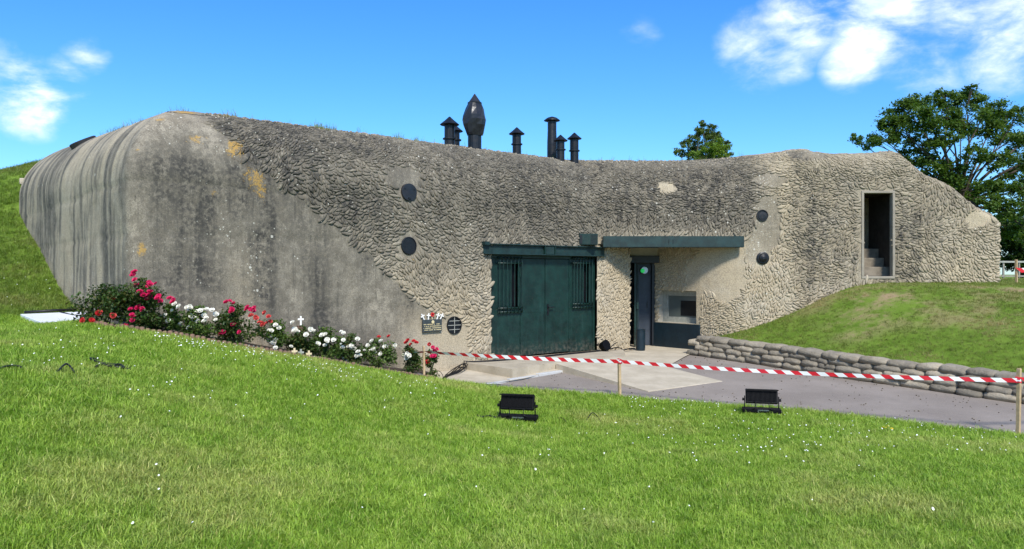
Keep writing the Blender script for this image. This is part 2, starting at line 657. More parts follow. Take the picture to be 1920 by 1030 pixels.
base = N.mix(specks(11.0, .24, N.math('MULTIPLY', speck, .8), .8), base, (.60, .57, .48, 1))
base = N.mix(specks(26.0, .34, N.math('MULTIPLY', speck, 1.1), .75), base, (.52, .50, .41, 1))
base = N.mix(specks(48.0, .40, .20, .55), base, (.035, .033, .030, 1))
lm = N.ramp(N.math('ADD', N.math('MULTIPLY', lich, .50), N.math('ADD', N.math('MULTIPLY', nf, .60), N.math('MULTIPLY', nff, .45))), .86, .96)
base = N.mix(N.math('MULTIPLY', lm, N.math('MULTIPLY', N.ramp(lich, .05, .3), .8)), base, N.mix(nff, (.33, .16, .025, 1), (.48, .33, .10, 1)))
N.l(base, b.inputs['Base Color'])
b.inputs['Roughness'].default_value = .92
b.inputs['Specular IOR Level'].default_value = .2
bump(N, b, N.math('ADD', nff, N.math('MULTIPLY', nf, .8)), .55, .012)

# ------------------------------------------------------------------ plan of the place (metres; z = 0 is the door sill)
D1 = np.array((.7678, .6407))                     # along the front wall
N1 = np.array((.6407, -.7678))                    # out of the front wall
D0 = np.array((-.43, 15.8))                       # left edge of the green doors
S_D0 = 6.86                                       # s of that edge; s = 0 is the big rounded corner
C1 = D0 - D1 * S_D0
QX = D0 + D1 * 3.13                               # where the front wall meets the entrance wall
LEND = C1 + np.array((-.6407, .7678)) * 11.6
WA = (2.83, 18.50)
WB0, WB1 = (3.62, 19.48), (4.50, 18.43)
Y2 = 17.95                                        # entrance wall


def y2(X):
    return QX[1] + (Y2 - QX[1]) * (X - QX[0]) / (11.43 - QX[0])


def f1(s, z, out=0.0):
    p = D0 + D1 * (s - S_D0) + N1 * out
    return Vector((p[0], p[1], z))


def s_of(px):
    k = (px - 960) / F
    return S_D0 + (k * D0[1] - D0[0]) / (D1[0] - D1[1] * k)


def zf1(px, py):
    p = f1(s_of(px), 0)
    return EYE - (py - 515) / F * p.y


def hp(X, Y):
    return -.08 + .04 * (np.minimum(Y, 17.3) - 17.3)


EDGE = [(-1.38, 13.70, -.084), (-2.33, 12.91, .183), (-3.07, 12.29, .412), (-3.74, 11.73, .611), (-4.18, 11.37, .741), (-4.645, 10.98, .874),
        (-5.10, 10.60, .993), (-5.67, 10.75, 1.042), (-6.18, 11.30, 1.037)]
BAGLINE = [(4.12, 17.62), (4.50, 17.10), (5.39, 15.86), (6.37, 14.35), (7.27, 13.26), (8.03, 12.30), (9.0, 11.1), (10.2, 9.9)]
PATHP = [(-1.40, 13.80), (-.3, 13.45), (.73, 13.10), (1.76, 12.70), (4.33, 11.57), (6.40, 10.24), (9.0, 8.6), (13, 6.5), (22, 3), (22, 7), (13, 8.4), (10.2, 9.9), (9.0, 11.1),
         (8.03, 12.30), (7.27, 13.26), (6.37, 14.35), (5.39, 15.86), (4.50, 17.10), (4.12, 17.62), (4.75, 18.5), (3.7, 20.4), (2.7, 20.4), (2.0, 18.1), (-.43, 15.95), (-1.65, 15.0)]
FOOT = [tuple(LEND + D1 * 6), tuple(LEND), tuple(C1), tuple(QX), WA, (3.1, 19.8), (3.55, 19.8), WB0, WB1, (5.36, Y2), (11.43, Y2), (11.43, 20.3), (9.6, 20.5), (9.6, 28), (-4, 31)]
BEDP = [(e[0], e[1]) for e in EDGE] + [(-6.3, 12.2), tuple(C1 + np.array((.1, .2))), tuple(D0 - D1 * .9)]


def inpoly(x, y, poly):
    x, y = np.asarray(x, float), np.asarray(y, float)
    r = np.zeros(x.shape, bool)
    n = len(poly)
    for i in range(n):
        x1, y1 = poly[i][0], poly[i][1]
        x2, y2 = poly[(i + 1) % n][0], poly[(i + 1) % n][1]
        if y1 == y2:
            continue
        c = ((y1 > y) != (y2 > y)) & (x < (x2 - x1) * (y - y1) / (y2 - y1) + x1)
        r ^= c
    return r


def dpoly(x, y, poly, closed=True):
    x, y = np.asarray(x, float), np.asarray(y, float)
    best = np.full(x.shape, 1e9)
    n = len(poly)
    for i in range(n if closed else n - 1):
        x1, y1 = poly[i][0], poly[i][1]
        x2, y2 = poly[(i + 1) % n][0], poly[(i + 1) % n][1]
        dx, dy = x2 - x1, y2 - y1
        t = np.clip(((x - x1) * dx + (y - y1) * dy) / (dx * dx + dy * dy + 1e-12), 0, 1)
        best = np.minimum(best, np.hypot(x - x1 - t * dx, y - y1 - t * dy))
    return best


CP = [(0, 0, .12), (-3, 0, .42), (3, 0, .05), (-9, 0, .9), (9, 0, -.2), (0, -6, .15), (-9, -7, .8), (9, -7, .0), (0, 4, .13), (-2.3, 3.5, .46), (-4.2, 6.2, .93), (-3, 4.5, .66),
      (3.2, 4.9, .06), (2.5, 6.6, .0), (0, 6.5, .02), (5.4, 8.2, -.16), (.07, 9.75, -.13), (3.47, 10.7, -.23), (-2.0, 8.5, .33), (-3.2, 9.6, .62), (-1.0, 11.2, .02),
      (.73, 13.0, -.23), (1.76, 12.6, -.25), (4.33, 11.45, -.29), (6.4, 10.1, -.35), (9, 8.4, -.42), (13, 6.2, -.5), (22, 2.5, -.6),
      (2, 15.5, -.12), (5, 13.5, -.2), (3.5, 18.5, -.06),
      (4.85, 17.3, .30), (5.75, 16.05, .28), (6.75, 14.6, .24), (7.65, 13.5, .22), (8.4, 12.55, .20), (9.4, 11.4, .18), (10.6, 10.2, .1), (22, 8, .0),
      (5.35, 17.9, .44), (6.1, 17.9, .69), (6.72, 17.9, .94), (7.34, 17.9, 1.25), (7.97, 17.9, 1.48), (9.2, 17.9, 1.56), (10.46, 17.9, 1.56), (11.45, 17.9, 1.54),
      (8.0, 15.8, 1.02), (9.6, 15.6, 1.22), (9.3, 13.6, .72), (11.5, 13.5, .95), (11.5, 15.5, 1.32), (13.1, 20, 1.42), (14, 16, 1.42), (16, 12, .9), (20, 18, 1.5), (16, 24, 1.55), (14, 30, 1.6), (30, 30, 1.6),
      (-7.75, 13.0, .98), (-8.45, 14.7, 1.22), (-9.7, 16.2, 1.78), (-10.5, 17.2, 2.25), (-13.0, 20.0, 3.45), (-8.3, 12.5, .93), (-9.7, 14.5, 1.32), (-12.0, 18.0, 2.60), (-16, 24, 4.92), (-13.2, 23.2, 5.25),
      (-20, 24, 4.6), (-17, 16, 2.2), (-14, 12, 1.3), (-22, 10, 1.2), (-25, 30, 5.0), (-12, 30, 5.4), (0, 33, 4.2), (-6.8, 9.0, 1.05), (-9, 8, 1.08), (-6.0, 6.0, 1.05), (6, 40, 2.2), (-30, 45, 4.0), (30, 45, 1.6), (12, 38, 1.7)]
CP += [(x + .05, y - .1, z - .05) for x, y, z in EDGE] + [(x - .6407 * .85, y + .7678 * .85, z + .0) for x, y, z in EDGE[0:7]]
CP = np.array(CP)


def _tps(d):
    return np.where(d > 1e-9, d * d * np.log(np.maximum(d, 1e-9)), 0)


_A = _tps(np.hypot(CP[:, None, 0] - CP[None, :, 0], CP[:, None, 1] - CP[None, :, 1])) + np.eye(len(CP)) * .02
_P = np.c_[np.ones(len(CP)), CP[:, 0], CP[:, 1]]
_S = np.block([[_A, _P], [_P.T, np.zeros((3, 3))]])
_w = np.linalg.solve(_S, np.r_[CP[:, 2], 0, 0, 0])


def ground(x, y):
    x, y = np.atleast_1d(np.asarray(x, float)), np.atleast_1d(np.asarray(y, float))
    z = np.zeros(len(x))
    for a in range(0, len(x), 20000):
        xs, ys = x[a:a + 20000], y[a:a + 20000]
        z[a:a + 20000] = _tps(np.hypot(xs[:, None] - CP[None, :, 0], ys[:, None] - CP[None, :, 1])) @ _w[:-3] + _w[-3] + _w[-2] * xs + _w[-1] * ys
    d = np.hypot(x - 0, y - 15)
    far = np.where(y > 5, 1.5, .2)
    k = sstep(d, 26, 42)
    z = np.clip(z, -.7, 5.6) * (1 - k) + far * k
    z = z + (fbm(np.c_[x * .8, y * .8, x * 0], 3) - .5) * .05 * sstep(d, -1, 3)
    ins = inpoly(x, y, PATHP)
    dp = dpoly(x, y, PATHP)
    kp = np.where(ins, 1.0, 1 - sstep(dp, 0.0, .15))
    z = z * (1 - kp) + (hp(x, y) - .05) * kp
    inf = inpoly(x, y, FOOT)
    df = dpoly(x, y, FOOT)
    kf = np.where(inf, sstep(df, .35, .6), 0)
    z = z * (1 - kf) + (-.6) * kf
    return z


def gz(x, y):
    return float(ground([x], [y])[0])


def axis(lo, hi, step, far):
    c = list(np.arange(lo, hi + 1e-6, step))
    s, v = step * 1.6, hi
    out_, inn = [], []
    while v < far:
        v += s
        s *= 1.5
        out_.append(v)
    s, v = step * 1.6, lo
    while v > -far:
        v -= s
        s *= 1.5
        inn.append(v)
    return np.array(inn[::-1] + c + out_)


gx, gy = axis(-17, 15, .16, 1200), axis(0, 27, .16, 1200)
GX, GY = np.meshgrid(gx, gy)
zz = ground(GX.ravel(), GY.ravel())
V = np.c_[GX.ravel(), GY.ravel(), zz]
nx, ny = len(gx), len(gy)
ii = (np.arange(ny - 1)[:, None] * nx + np.arange(nx - 1)[None, :]).ravel()
me = np_mesh('ground', V, np.c_[ii, ii + 1, ii + 1 + nx, ii + nx])
tone = np.zeros((len(V), 4))
tone[:, 0] = .55 * sstep(V[:, 0], 5.5, 7.5) * sstep(V[:, 1], 12.5, 14.5) * sstep(V[:, 2], .5, .9) * sstep(-V[:, 1], -24, -19)
for px, py, Y, r in ((1650, 565, 16.6, .55), (1590, 570, 16.3, .35), (1610, 600, 15.6, .4), (1680, 590, 16.0, .4), (1890, 573, 16.6, .5)):
    p = at(px, py, Y)
    tone[:, 0] += 1.2 * np.exp(-(((V[:, 0] - p.x) / r) ** 2 + ((V[:, 1] - p.y) / (r * .8)) ** 2))
set_attr(me, 'tone', np.clip(tone, 0, 1))
tag(link('ground', me, MAT['ground_turf']), kind='structure')


def sheet(name, poly, zfun, mat, step=.25, th=None):
    """a paved sheet laid over the ground, following zfun, with a clean outline"""
    bm = bmesh.new()
    vs = [bm.verts.new((p[0], p[1], 0)) for p in poly]
    bm.faces.new(vs)
    xs = [p[0] for p in poly]
    ys = [p[1] for p in poly]
    for a in np.arange(min(xs) + step, max(xs), step):
        bmesh.ops.bisect_plane(bm, geom=bm.verts[:] + bm.edges[:] + bm.faces[:], plane_co=(a, 0, 0), plane_no=(1, 0, 0))
    for a in np.arange(min(ys) + step, max(ys), step):
        bmesh.ops.bisect_plane(bm, geom=bm.verts[:] + bm.edges[:] + bm.faces[:], plane_co=(0, a, 0), plane_no=(0, 1, 0))
    bm.normal_update()
    if bm.faces and sum(f.normal.z for f in bm.faces) < 0:
        bmesh.ops.reverse_faces(bm, faces=bm.faces[:])
    for v in bm.verts:
        v.co.z = float(zfun(v.co.x, v.co.y))
    me = bpy.data.meshes.new(name)
    bm.to_mesh(me)
    bm.free()
    o = link(name, me, mat)
    return tag(o, kind='structure')


PATHS = [(-1.45, 13.78)] + PATHP[1:-2] + [(-.5, 16.1), (-1.7, 15.1)]
sheet('path', PATHS, lambda x, y: hp(x, y) + .004 * math.sin(x * 1.7 + y), MAT['asphalt'], .5)
# pale concrete apron left of the landing, and the slab before the entrance
apr = [(-1.55, 14.95), (-1.38, 13.82), (-.55, 13.53), (.22, 14.22), (.98, 15.22), (.4, 16.3), (-.40, 15.92)]
sheet('concrete_apron', apr, lambda x, y: hp(x, y) + .03, MAT['concrete_pale'], .6)
ent = [(1.9, 17.8), (2.62, 16.15), (3.2, 15.75), (4.05, 17.5), (4.2, 17.7), (4.75, 18.4), (3.7, 19.9), (2.7, 19.9)]
sheet('entrance_slab', ent, lambda x, y: hp(x, y) + .022, MAT['concrete_pale'], .6)
k0 = MB()
pa, pb = Vector((-.62, 13.49, 0)), Vector((1.03, 15.20, 0))
dd = (pb - pa).normalized()
for i in range(3):
    a, c = pa.lerp(pb, i / 3 + .004), pa.lerp(pb, (i + 1) / 3 - .004)
    mid = (a + c) / 2
    k0.box((mid.x, mid.y, hp(0, mid.y) - .005), ((c - a).length, .10, .09), math.atan2(dd.y, dd.x))
tag(k0.build('kerb', MAT['kerb_grey'], bevel=.008), kind='structure')

# landing before the green doors, with the ramp that runs down from it
land = [(-1.02, 15.38), (0.0, 14.26), (.85, 15.30), (2.46, 16.60), (2.60, 17.9), (2.45, 18.05), (-.44, 15.72)]
lb = MB().prism([(x, y) for x, y in land], -.45, -.002)
tag(lb.build('landing', MAT['concrete_step'], bevel=.012, bseg=2), kind='structure')
rm = MB().prism([(.87, 15.28, -.012), (2.32, 13.10, hp(0, 13.1) + .012), (3.85, 14.06, hp(0, 14.06) + .012), (2.47, 16.57, -.012)], -.5, 0)
tag(rm.build('ramp', MAT['concrete_pale'], bevel=.006), kind='structure')

# ------------------------------------------------------------------ the bunker
VP = [np.array(LEND + D1 * 6), np.array(LEND), C1, QX, np.array((11.43, Y2)), np.array((11.43, Y2 + 2.4))]
L0 = [0, .9, .26, .06, .10, 0]
seg_e = []
for i in range(len(VP) - 1):
    e = VP[i + 1] - VP[i]
    seg_e.append(e / np.linalg.norm(e))
inw = [np.array((-e[1], e[0])) for e in seg_e]
mit = []
for i in range(len(VP)):
    if i == 0:
        mit.append(inw[0])
    elif i == len(VP) - 1:
        mit.append(inw[-1])
    else:
        a, c = inw[i - 1], inw[i]
        mit.append((a + c) / (1 + a @ c))
S0 = [-11.6 - 6, -11.6, 0.0, S_D0 + 3.13, 0, 0]
S0[4] = S0[3] + np.linalg.norm(VP[4] - VP[3])
S0[5] = S0[4] + 2.4
SQ, SR = S0[3], S0[4]


def sX(X):
    """s on the entrance wall for a world X"""
    return SQ + (X - VP[3][0]) / seg_e[3][0]


def plan_pos(s, d):
    """plan position at station s for an array of insets d"""
    d = np.asarray(d, float)
    for i in range(1, len(VP) - 1):
        if abs(s - S0[i]) < L0[i]:
            f = (s - S0[i] + L0[i]) / (2 * L0[i])
            Lc = np.maximum(L0[i] - .3 * d, .12) if i != 3 else np.full(d.shape, L0[i])
            Vd = VP[i][None, :] + mit[i][None, :] * d[:, None]
            p0 = Vd - seg_e[i - 1][None, :] * Lc[:, None]
            p1 = Vd + seg_e[i][None, :] * Lc[:, None]
            return (1 - f) ** 2 * p0 + 2 * f * (1 - f) * Vd + f * f * p1
    i = max(k for k in range(len(VP) - 1) if s >= S0[k] - 1e-9)
    a, c = S0[i] + L0[i], S0[i + 1] - L0[i + 1]
    f = (s - a) / (c - a)
    La = np.maximum(L0[i] - .3 * d, .12) if (i not in (0, 3)) else np.full(d.shape, L0[i])
    Lb = np.maximum(L0[i + 1] - .3 * d, .12) if (i + 1 not in (len(VP) - 1, 3)) else np.full(d.shape, L0[i + 1])
    p0 = VP[i][None, :] + mit[i][None, :] * d[:, None] + seg_e[i][None, :] * La[:, None]
    p1 = VP[i + 1][None, :] + mit[i + 1][None, :] * d[:, None] - seg_e[i][None, :] * Lb[:, None]
    return p0 * (1 - f) + p1 * f


ZB = -.6
DOORZ, BEAMZ = 2.19, 2.46
UD = (sX(8.18), sX(8.86), 1.71, 3.65)           # upper doorway
HOLEX = sX(5.40)


def prof(s):
    """(start of shoulder, inset, rise) at station s"""
    ztop = 4.56 + .05 * max(0.0, -s) * (1 if s > -11.6 else 0) + (.55 if s <= -11.6 else 0)
    a, rise = 1.5, 1.36
    if s > SQ:
        X = VP[3][0] + (s - SQ) * seg_e[3][0]
        k = float(sstep(np.array(X), 5.4, 6.8))
        a = 1.5 * (1 - k) + .42 * k
        rise = 1.36 * (1 - k) + .46 * k
        ztop = 4.58 + .10 * math.exp(-((X - 7.05) / .42) ** 2) + .03 * k
        if X > 9.12:
            ztop = 4.61 - (X - 9.12) * .625 + .05 * math.sin(X * 5)
        if s >= SR - .11:
            ztop = 4.61 - (11.40 - 9.12) * .625
        if X > 9:
            a, rise = .30, .30
    return ztop - rise, a, rise


st = set(np.arange(-17.6, -11.6, .5)) | set(np.arange(-11.6, -1, .10)) | set(np.arange(-1, 1, .05)) | set(np.arange(1, SR - .1, .06)) | set(np.arange(SR - .1, SR + .1, .025)) | set(np.arange(SR + .1, SR + 2.4, .15))
req = [S_D0, S_D0 + 3.12, HOLEX, UD[0], UD[1], SQ]
st = sorted(x for x in st if all(abs(x - r_) > .028 for r_ in req)) + req + [SR + 2.4]
st = np.array(sorted(st))
r1 = list(np.arange(ZB, 2.5, .07))
rq = [0.0, 1.71, DOORZ, BEAMZ]
r1 = sorted([z for z in r1 if all(abs(z - q) > .03 for q in rq)] + rq)
ZW = 2.5
wud = (3.65 - ZW) / (prof(UD[0] + .1)[0] - ZW)
w1 = np.arange(0.0, .999, .07)
w1 = sorted([w for w in w1 if abs(w - wud) > .03] + [wud])
NR_V = len(r1) + len(w1)
PH = np.linspace(0, 90, 20)
FLAT = [(.25, .03), (.6, .06), (1.1, .07)]
P3, Q3 = [], []
for s in st:
    zs, a, rise = prof(s)
    zl = r1 + [ZW + (zs - ZW) * w for w in w1] + [zs + rise * math.sin(R(p)) for p in PH]
    dl = [0.0] * NR_V + [a * (1 - math.cos(R(p))) for p in PH]
    for df, dz in FLAT:
        zl.append(zs + rise + dz * (1 if a > .5 else .3))
        dl.append(a + df)
    zl += [.4]
    dl += [a + 1.15]
    zl, dl = np.array(zl), np.array(dl)
    xy = plan_pos(s, dl)
    P3.append(np.c_[xy, zl])
    Q3.append(np.r_[0, np.cumsum(np.hypot(np.diff(zl), np.diff(dl)))] + ZB)
P3, Q3 = np.array(P3), np.array(Q3)
NSt, NRw = P3.shape[:2]
# normals
du = np.gradient(P3, axis=0)
dv = np.gradient(P3, axis=1)
NRM = np.cross(du, dv)
NRM /= np.maximum(np.linalg.norm(NRM, axis=2, keepdims=True), 1e-9)
SB_Z = np.array([-.6, 0, .80, .86, 1.08, 1.45, 2.09, 2.82, 3.48, 3.9, 4.3, 4.75])
SB_S = np.array([6.5, 6.42, 6.22, 5.9, 5.3, 4.8, 4.12, 3.07, 2.1, 1.5, .95, .45])


def plain_mask(s, z):
    """1 where the cement skin has no relief"""
    X = VP[3][0] + (s - SQ) * seg_e[3][0]
    wob = .12 * np.sin(s * 9 + z * 3) + .10 * np.sin(z * 11 - s * 4)
    m = np.zeros(s.shape)
    on2 = (s > SQ) & (s < SR + 1)
    for cx, cz, rx, rz in ((5.98, 3.2, .30, .42), (6.1, 3.95, .34, .16), (5.72, 2.4, .30, .45), (6.05, 2.75, .26, .35), (7.05, 4.55, .45, .14), (10.92, 3.08, .32, .22), (3.70, 3.78, .24, .15)):
        m = np.maximum(m, np.where(on2, (((X - cx) / rx) ** 2 + ((z - cz) / rz) ** 2 < 1 + wob * 1.6), 0))
    m = np.maximum(m, np.where((s < SQ), ((s - 4.75) / .45) ** 2 + ((z - 3.62) / .22) ** 2 < 1 + wob, 0))
    return m > .5


VENTS = [('cover_plate', s_of(766), zf1(766, 361), .165), ('blind', s_of(766), zf1(766, 461), .168), ('grille', s_of(851), zf1(851, 610), .175)]
VENT2 = [('open', 5.81, 3.12, .135), ('cap', 5.82, 2.13, .145)]


def lump_mask(s, z):
    m = np.where(s < SQ, s > np.interp(z, SB_Z, SB_S) + .06 * np.sin(z * 13), (s < SR - .02))
    m &= (s > .3)
    m &= ~plain_mask(s, z)
    m &= ~((s > S_D0 - .03) & (s < S_D0 + 3.16) & (z < 2.42))
    m &= ~((s > SQ - .25) & (s < HOLEX + .04) & (z < 2.68))
    m &= ~((s > UD[0] - .12) & (s < UD[1] + .12) & (z > UD[2] - .10) & (z < UD[3] + .13))
    m &= ~((s > S_D0 - .22) & (s < SQ) & (z > 2.12) & (z < 2.42))
    for _, sc, zc, r in VENTS:
        m &= (np.hypot(s - sc, z - zc) > r + .115)
    for _, X, zc, r in VENT2:
        m &= (np.hypot(s - sX(X), z - zc) > r + .10)
    return m


def stain(p, s, z):
    """weathering laid down on the concrete: crust, lichen, clean cement, specks"""
    n = fbm(p * 1.1, 4)
    n2 = fbm(p * np.array((3.0, 3.0, .5)) + 31, 3)
    X = p[:, 0]
    out = np.zeros((len(p), 4))
    left = s < -.35
    smooth_ = (s >= -.35) & (s < SQ) & (s < np.interp(z, SB_Z, SB_S))
    lump1 = (s < SQ) & ~smooth_ & ~left
    f2 = s >= SQ
    # left flank: long run-off streaks of uneven width, some starting or dying half-way
    w = s * 2.9 + .30 * np.sin(z * .9 + s * 1.3) + .5 * (fbm(np.c_[s * 1.5, z * .8, z * 0 + 1], 3) - .5)
    fine = fbm(p * np.array((2.2, 2.2, 2.2)) + 5, 4) - .5
    stq = .45 * vnoise(np.c_[w, z * .28, z * 0]) + .55 * vnoise(np.c_[w * 3.3 + 9, z * .55, z * 0 + 4]) + .55 * fine
    out[:, 0] += left * np.clip((stq - .47) * 3.0 + .10 + .18 * sstep(z, 3.4, 4.4) * 0, 0, .88)
    out[:, 2] += left * np.clip((.60 - stq) * 2.2 - .25 * sstep(-z, -1.6, -.9), 0, .80)
    out[:, 3] += left * .05
    # plain front: broad dark and pale fields
    fine2 = fbm(p * np.array((1.6, 1.6, .8)) + 11, 5) - .5
    band = .50 * np.exp(-((s - .75) / .70) ** 2) + .80 * np.exp(-((s - 2.95) / .95) ** 2) - .62 * np.exp(-((s - 1.72) / .38) ** 2) * sstep(-z, -3.3, -1.6) - .30 * np.exp(-((s - 4.7) / .7) ** 2) - .25 * np.exp(-((s + .1) / .25) ** 2)
    lowclean = sstep(s, 4.0, 5.4) * sstep(-z, -1.5, -.5)
    dk = .60 + band * .62 + (n2 - .5) * .9 + fine2 * 2.3 - sstep(z, 3.75, 4.3) * .45 + .25 * sstep(z, 2.4, 3.4) * sstep(-z, -3.9, -3.5)
    out[:, 0] += smooth_ * np.clip(dk * (1 - .85 * lowclean), .04, .95)
    out[:, 2] += smooth_ * np.clip(lowclean * .9 + .55 * np.exp(-((s - 1.75) / .35) ** 2) * sstep(-z, -2.6, -1) + .3 * sstep(z, 3.8, 4.4) + fine2 * .8, 0, .9)
    cl_ = np.clip((fbm(p * 2.4 + 3, 3) - .48) * 6, 0, 1)
    out[:, 3] += smooth_ * cl_ * np.clip(.10 + .75 * np.exp(-((s - 1.7) / .5) ** 2) * sstep(-z, -2.8, -1.8) + .45 * sstep(z, 2.9, 3.6) - .1 * sstep(s, 2.6, 4), .03, .8)
    # relief on the front
    dk1 = .06 + .72 * sstep(z, 1.7, 3.3) - .12 * sstep(z, 4.3, 4.6) + .34 * sstep(-s, -4.6, -2.2) + (n - .5) * 1.5
    out[:, 0] += lump1 * np.clip(dk1, 0, .92)
    out[:, 2] += lump1 * np.clip(.95 - sstep(z, .7, 2.4) * .95 + (n - .5) * .9, 0, 1)
    out[:, 3] += lump1 * np.clip(.08 + .14 * sstep(z, 3.0, 3.8), 0, .5)
    # entrance side
    up = sstep(z, 2.3, 3.0) * (1 - sstep(X, 5.3, 6.4))
    tower = sstep(X, 6.0, 7.0)
    dk2 = .08 + .76 * up + .32 * tower + .22 * np.exp(-(((X - 6.8) / .8) ** 2 + ((z - 2.2) / .7) ** 2)) + .25 * np.exp(-(((X - 9.6) / .7) ** 2 + ((z - 2.9) / .5) ** 2)) + (n - .5) * 1.4 - .2 * sstep(z, 4.1, 4.5)
    dk2 -= .25 * sstep(X, 9.0, 11)
    out[:, 0] += f2 * np.clip(dk2, 0, .92)
    out[:, 2] += f2 * np.clip(.95 - .8 * up - .40 * tower * sstep(z, 1.6, 3.2) + (n - .5) * .9, 0, 1)
    out[:, 3] += f2 * np.clip(.06 + .10 * up + .25 * np.exp(-((X - 5.9) / .5) ** 2), 0, .5)
    pm = plain_mask(s, z)
    sel = pm & f2 & (X > 4.3) & (X < 8)
    out[sel, 0] = np.clip(.42 + (n[sel] - .5) * 2.2, 0, .9)
    out[sel, 2] *= .5
    out[sel, 3] = .5
    sel = pm & f2 & ((X < 4.3) | (X > 10.3))
    out[sel, 0] *= .15
    out[sel, 2] = .8
    # orange lichen colonies
    for sc, zc, rs, rz, amp in ((.9, 3.9, .30, .14, .9), (1.55, 3.85, .25, .30, 1.0), (1.85, 3.35, .28, .35, .72), (2.05, 3.0, .16, .5, .55), (.25, 4.45, .45, .10, 1.0), (.2, 4.2, .35, .10, .8), (.05, 3.65, .14, .1, .8), (.18, 2.12, .13, .16, 1.05), (1.25, 3.05, .12, .1, .9), (5.0, 2.0, .09, .12, .9)):
        out[:, 1] += amp * np.exp(-(((s - sc) / rs) ** 2 + ((z - zc) / rz) ** 2) * 1.2) * (s < SQ)
    return np.clip(out, 0, 1)


SG = np.repeat(st[:, None], NRw, 1)
pf = P3.reshape(-1, 3)
lm_grid = lump_mask(SG.ravel(), pf[:, 2]).reshape(NSt, NRw)
disp = (fbm(pf * 1.7, 4) - .5) * .05 + (fbm(pf * 7.0, 3) - .5) * .012
# form-work lift lines on the plain faces
for zz_ in (1.15, 2.35, 3.15):
    disp -= .014 * np.exp(-((pf[:, 2] - zz_ - .02 * np.sin(SG.ravel() * 2)) / .04) ** 2) * (SG.ravel() < 5)
disp = disp.reshape(NSt, NRw)
hole = np.zeros((NSt - 1, NRw - 1), bool)
sc_ = (st[:-1] + st[1:]) / 2
zc_ = (P3[:-1, :-1, 2] + P3[:-1, 1:, 2]) / 2
rowv = np.arange(NRw - 1)[None, :] < NR_V - 1
hole |= ((sc_ > S_D0) & (sc_ < S_D0 + 3.12))[:, None] & (zc_ > 0) & (zc_ < DOORZ) & rowv
hole |= ((sc_ > SQ) & (sc_ < HOLEX))[:, None] & (zc_ < BEAMZ) & rowv
hole |= ((sc_ > UD[0]) & (sc_ < UD[1]))[:, None] & (zc_ > UD[2]) & (zc_ < UD[3]) & rowv
# keep the edges of openings true
for a0, a1, z0, z1 in ((S_D0, S_D0 + 3.12, -1, DOORZ), (SQ, HOLEX, -1, BEAMZ), (UD[0], UD[1], UD[2], UD[3])):
    near = (SG > a0 - .1) & (SG < a1 + .1) & (P3[:, :, 2] > z0 - .1) & (P3[:, :, 2] < z1 + .1)
    disp[near] = 0
for sv_, zv_, r_ in [(v[1], v[2], v[3]) for v in VENTS] + [(sX(v[1]), v[2], v[3]) for v in VENT2]:
    dd_ = np.hypot(SG - sv_, P3[:, :, 2] - zv_)
    disp = np.where(dd_ < r_ + .25, disp * sstep(dd_, r_, r_ + .25) - .004 * (dd_ < r_), disp)
PW = P3 + NRM * disp[:, :, None]
ids = np.arange(NSt * NRw).reshape(NSt, NRw)
q = np.stack([ids[:-1, :-1], ids[1:, :-1], ids[1:, 1:], ids[:-1, 1:]], 2)[~hole]
bunker = thing('bunker', 'large grey concrete bunker with rounded roof edge, cement-lump camouflage and dark green doors', 'bunker', (0.5, 17.5, 0))
me = np_mesh('wall', PW.reshape(-1, 3), q)
set_attr(me, 'stain', stain(pf, SG.ravel(), pf[:, 2]))
wall = link('wall', me, MAT['bunker_concrete'], bunker)

# roof behind the rounded edge (out of sight from below)
rb = MB()
ring = [Vector(P3[i, NRw - 2]) for i in range(0, int(np.searchsorted(st, sX(9.1))), 6)]
back = [Vector((8.9, 27.5, 4.6)), Vector((-4, 30.5, 5.0))]
cen = Vector((0, 22, 4.75))
pts = ring + back
rb.add(pts + [cen], [(i, (i + 1) % len(pts), len(pts)) for i in range(len(pts))])
rb.build('roof', MAT['membrane'], bunker)
back_w = MB().prism([(-4, 30.3), (8.9, 27.3), (8.9, 19.6), (8.5, 19.6), (8.5, 27.0), (-4, 30.0)], -.5, 4.6)
back_w.build('rear_wall', MAT['concrete_plain'], bunker)


# ---- relief: cement lumps pressed on by hand, flowing in drifts
def surf(s, qv, h):
    """surface points for arrays s, q (profile length), height h"""
    i = np.clip(np.searchsorted(st, s) - 1, 0, NSt - 2)
    f = (s - st[i]) / (st[i + 1] - st[i])
    out = np.zeros((len(s), 3))
    for idx in np.unique(i):
        m_ = i == idx
        ff = f[m_][:, None]
        A, B = [], []
        for j, L in ((idx, A), (idx + 1, B)):
            r = np.interp(qv[m_], Q3[j], np.arange(NRw))
            r0 = np.clip(np.floor(r).astype(int), 0, NRw - 2)
            rf = (r - r0)[:, None]
            L.append(PW[j, r0] * (1 - rf) + PW[j, r0 + 1] * rf)
            L.append(NRM[j, r0] * (1 - rf) + NRM[j, r0 + 1] * rf)
        P = A[0] * (1 - ff) + B[0] * ff
        Nn = A[1] * (1 - ff) + B[1] * ff
        Nn /= np.maximum(np.linalg.norm(Nn, axis=1, keepdims=True), 1e-6)
        out[m_] = P + Nn * h[m_][:, None]
    return out


def z_of(s, qv):
    i = np.clip(np.searchsorted(st, s), 0, NSt - 1)
    return np.array([np.interp(b_, Q3[a_], P3[a_, :, 2]) for a_, b_ in zip(i, qv)])


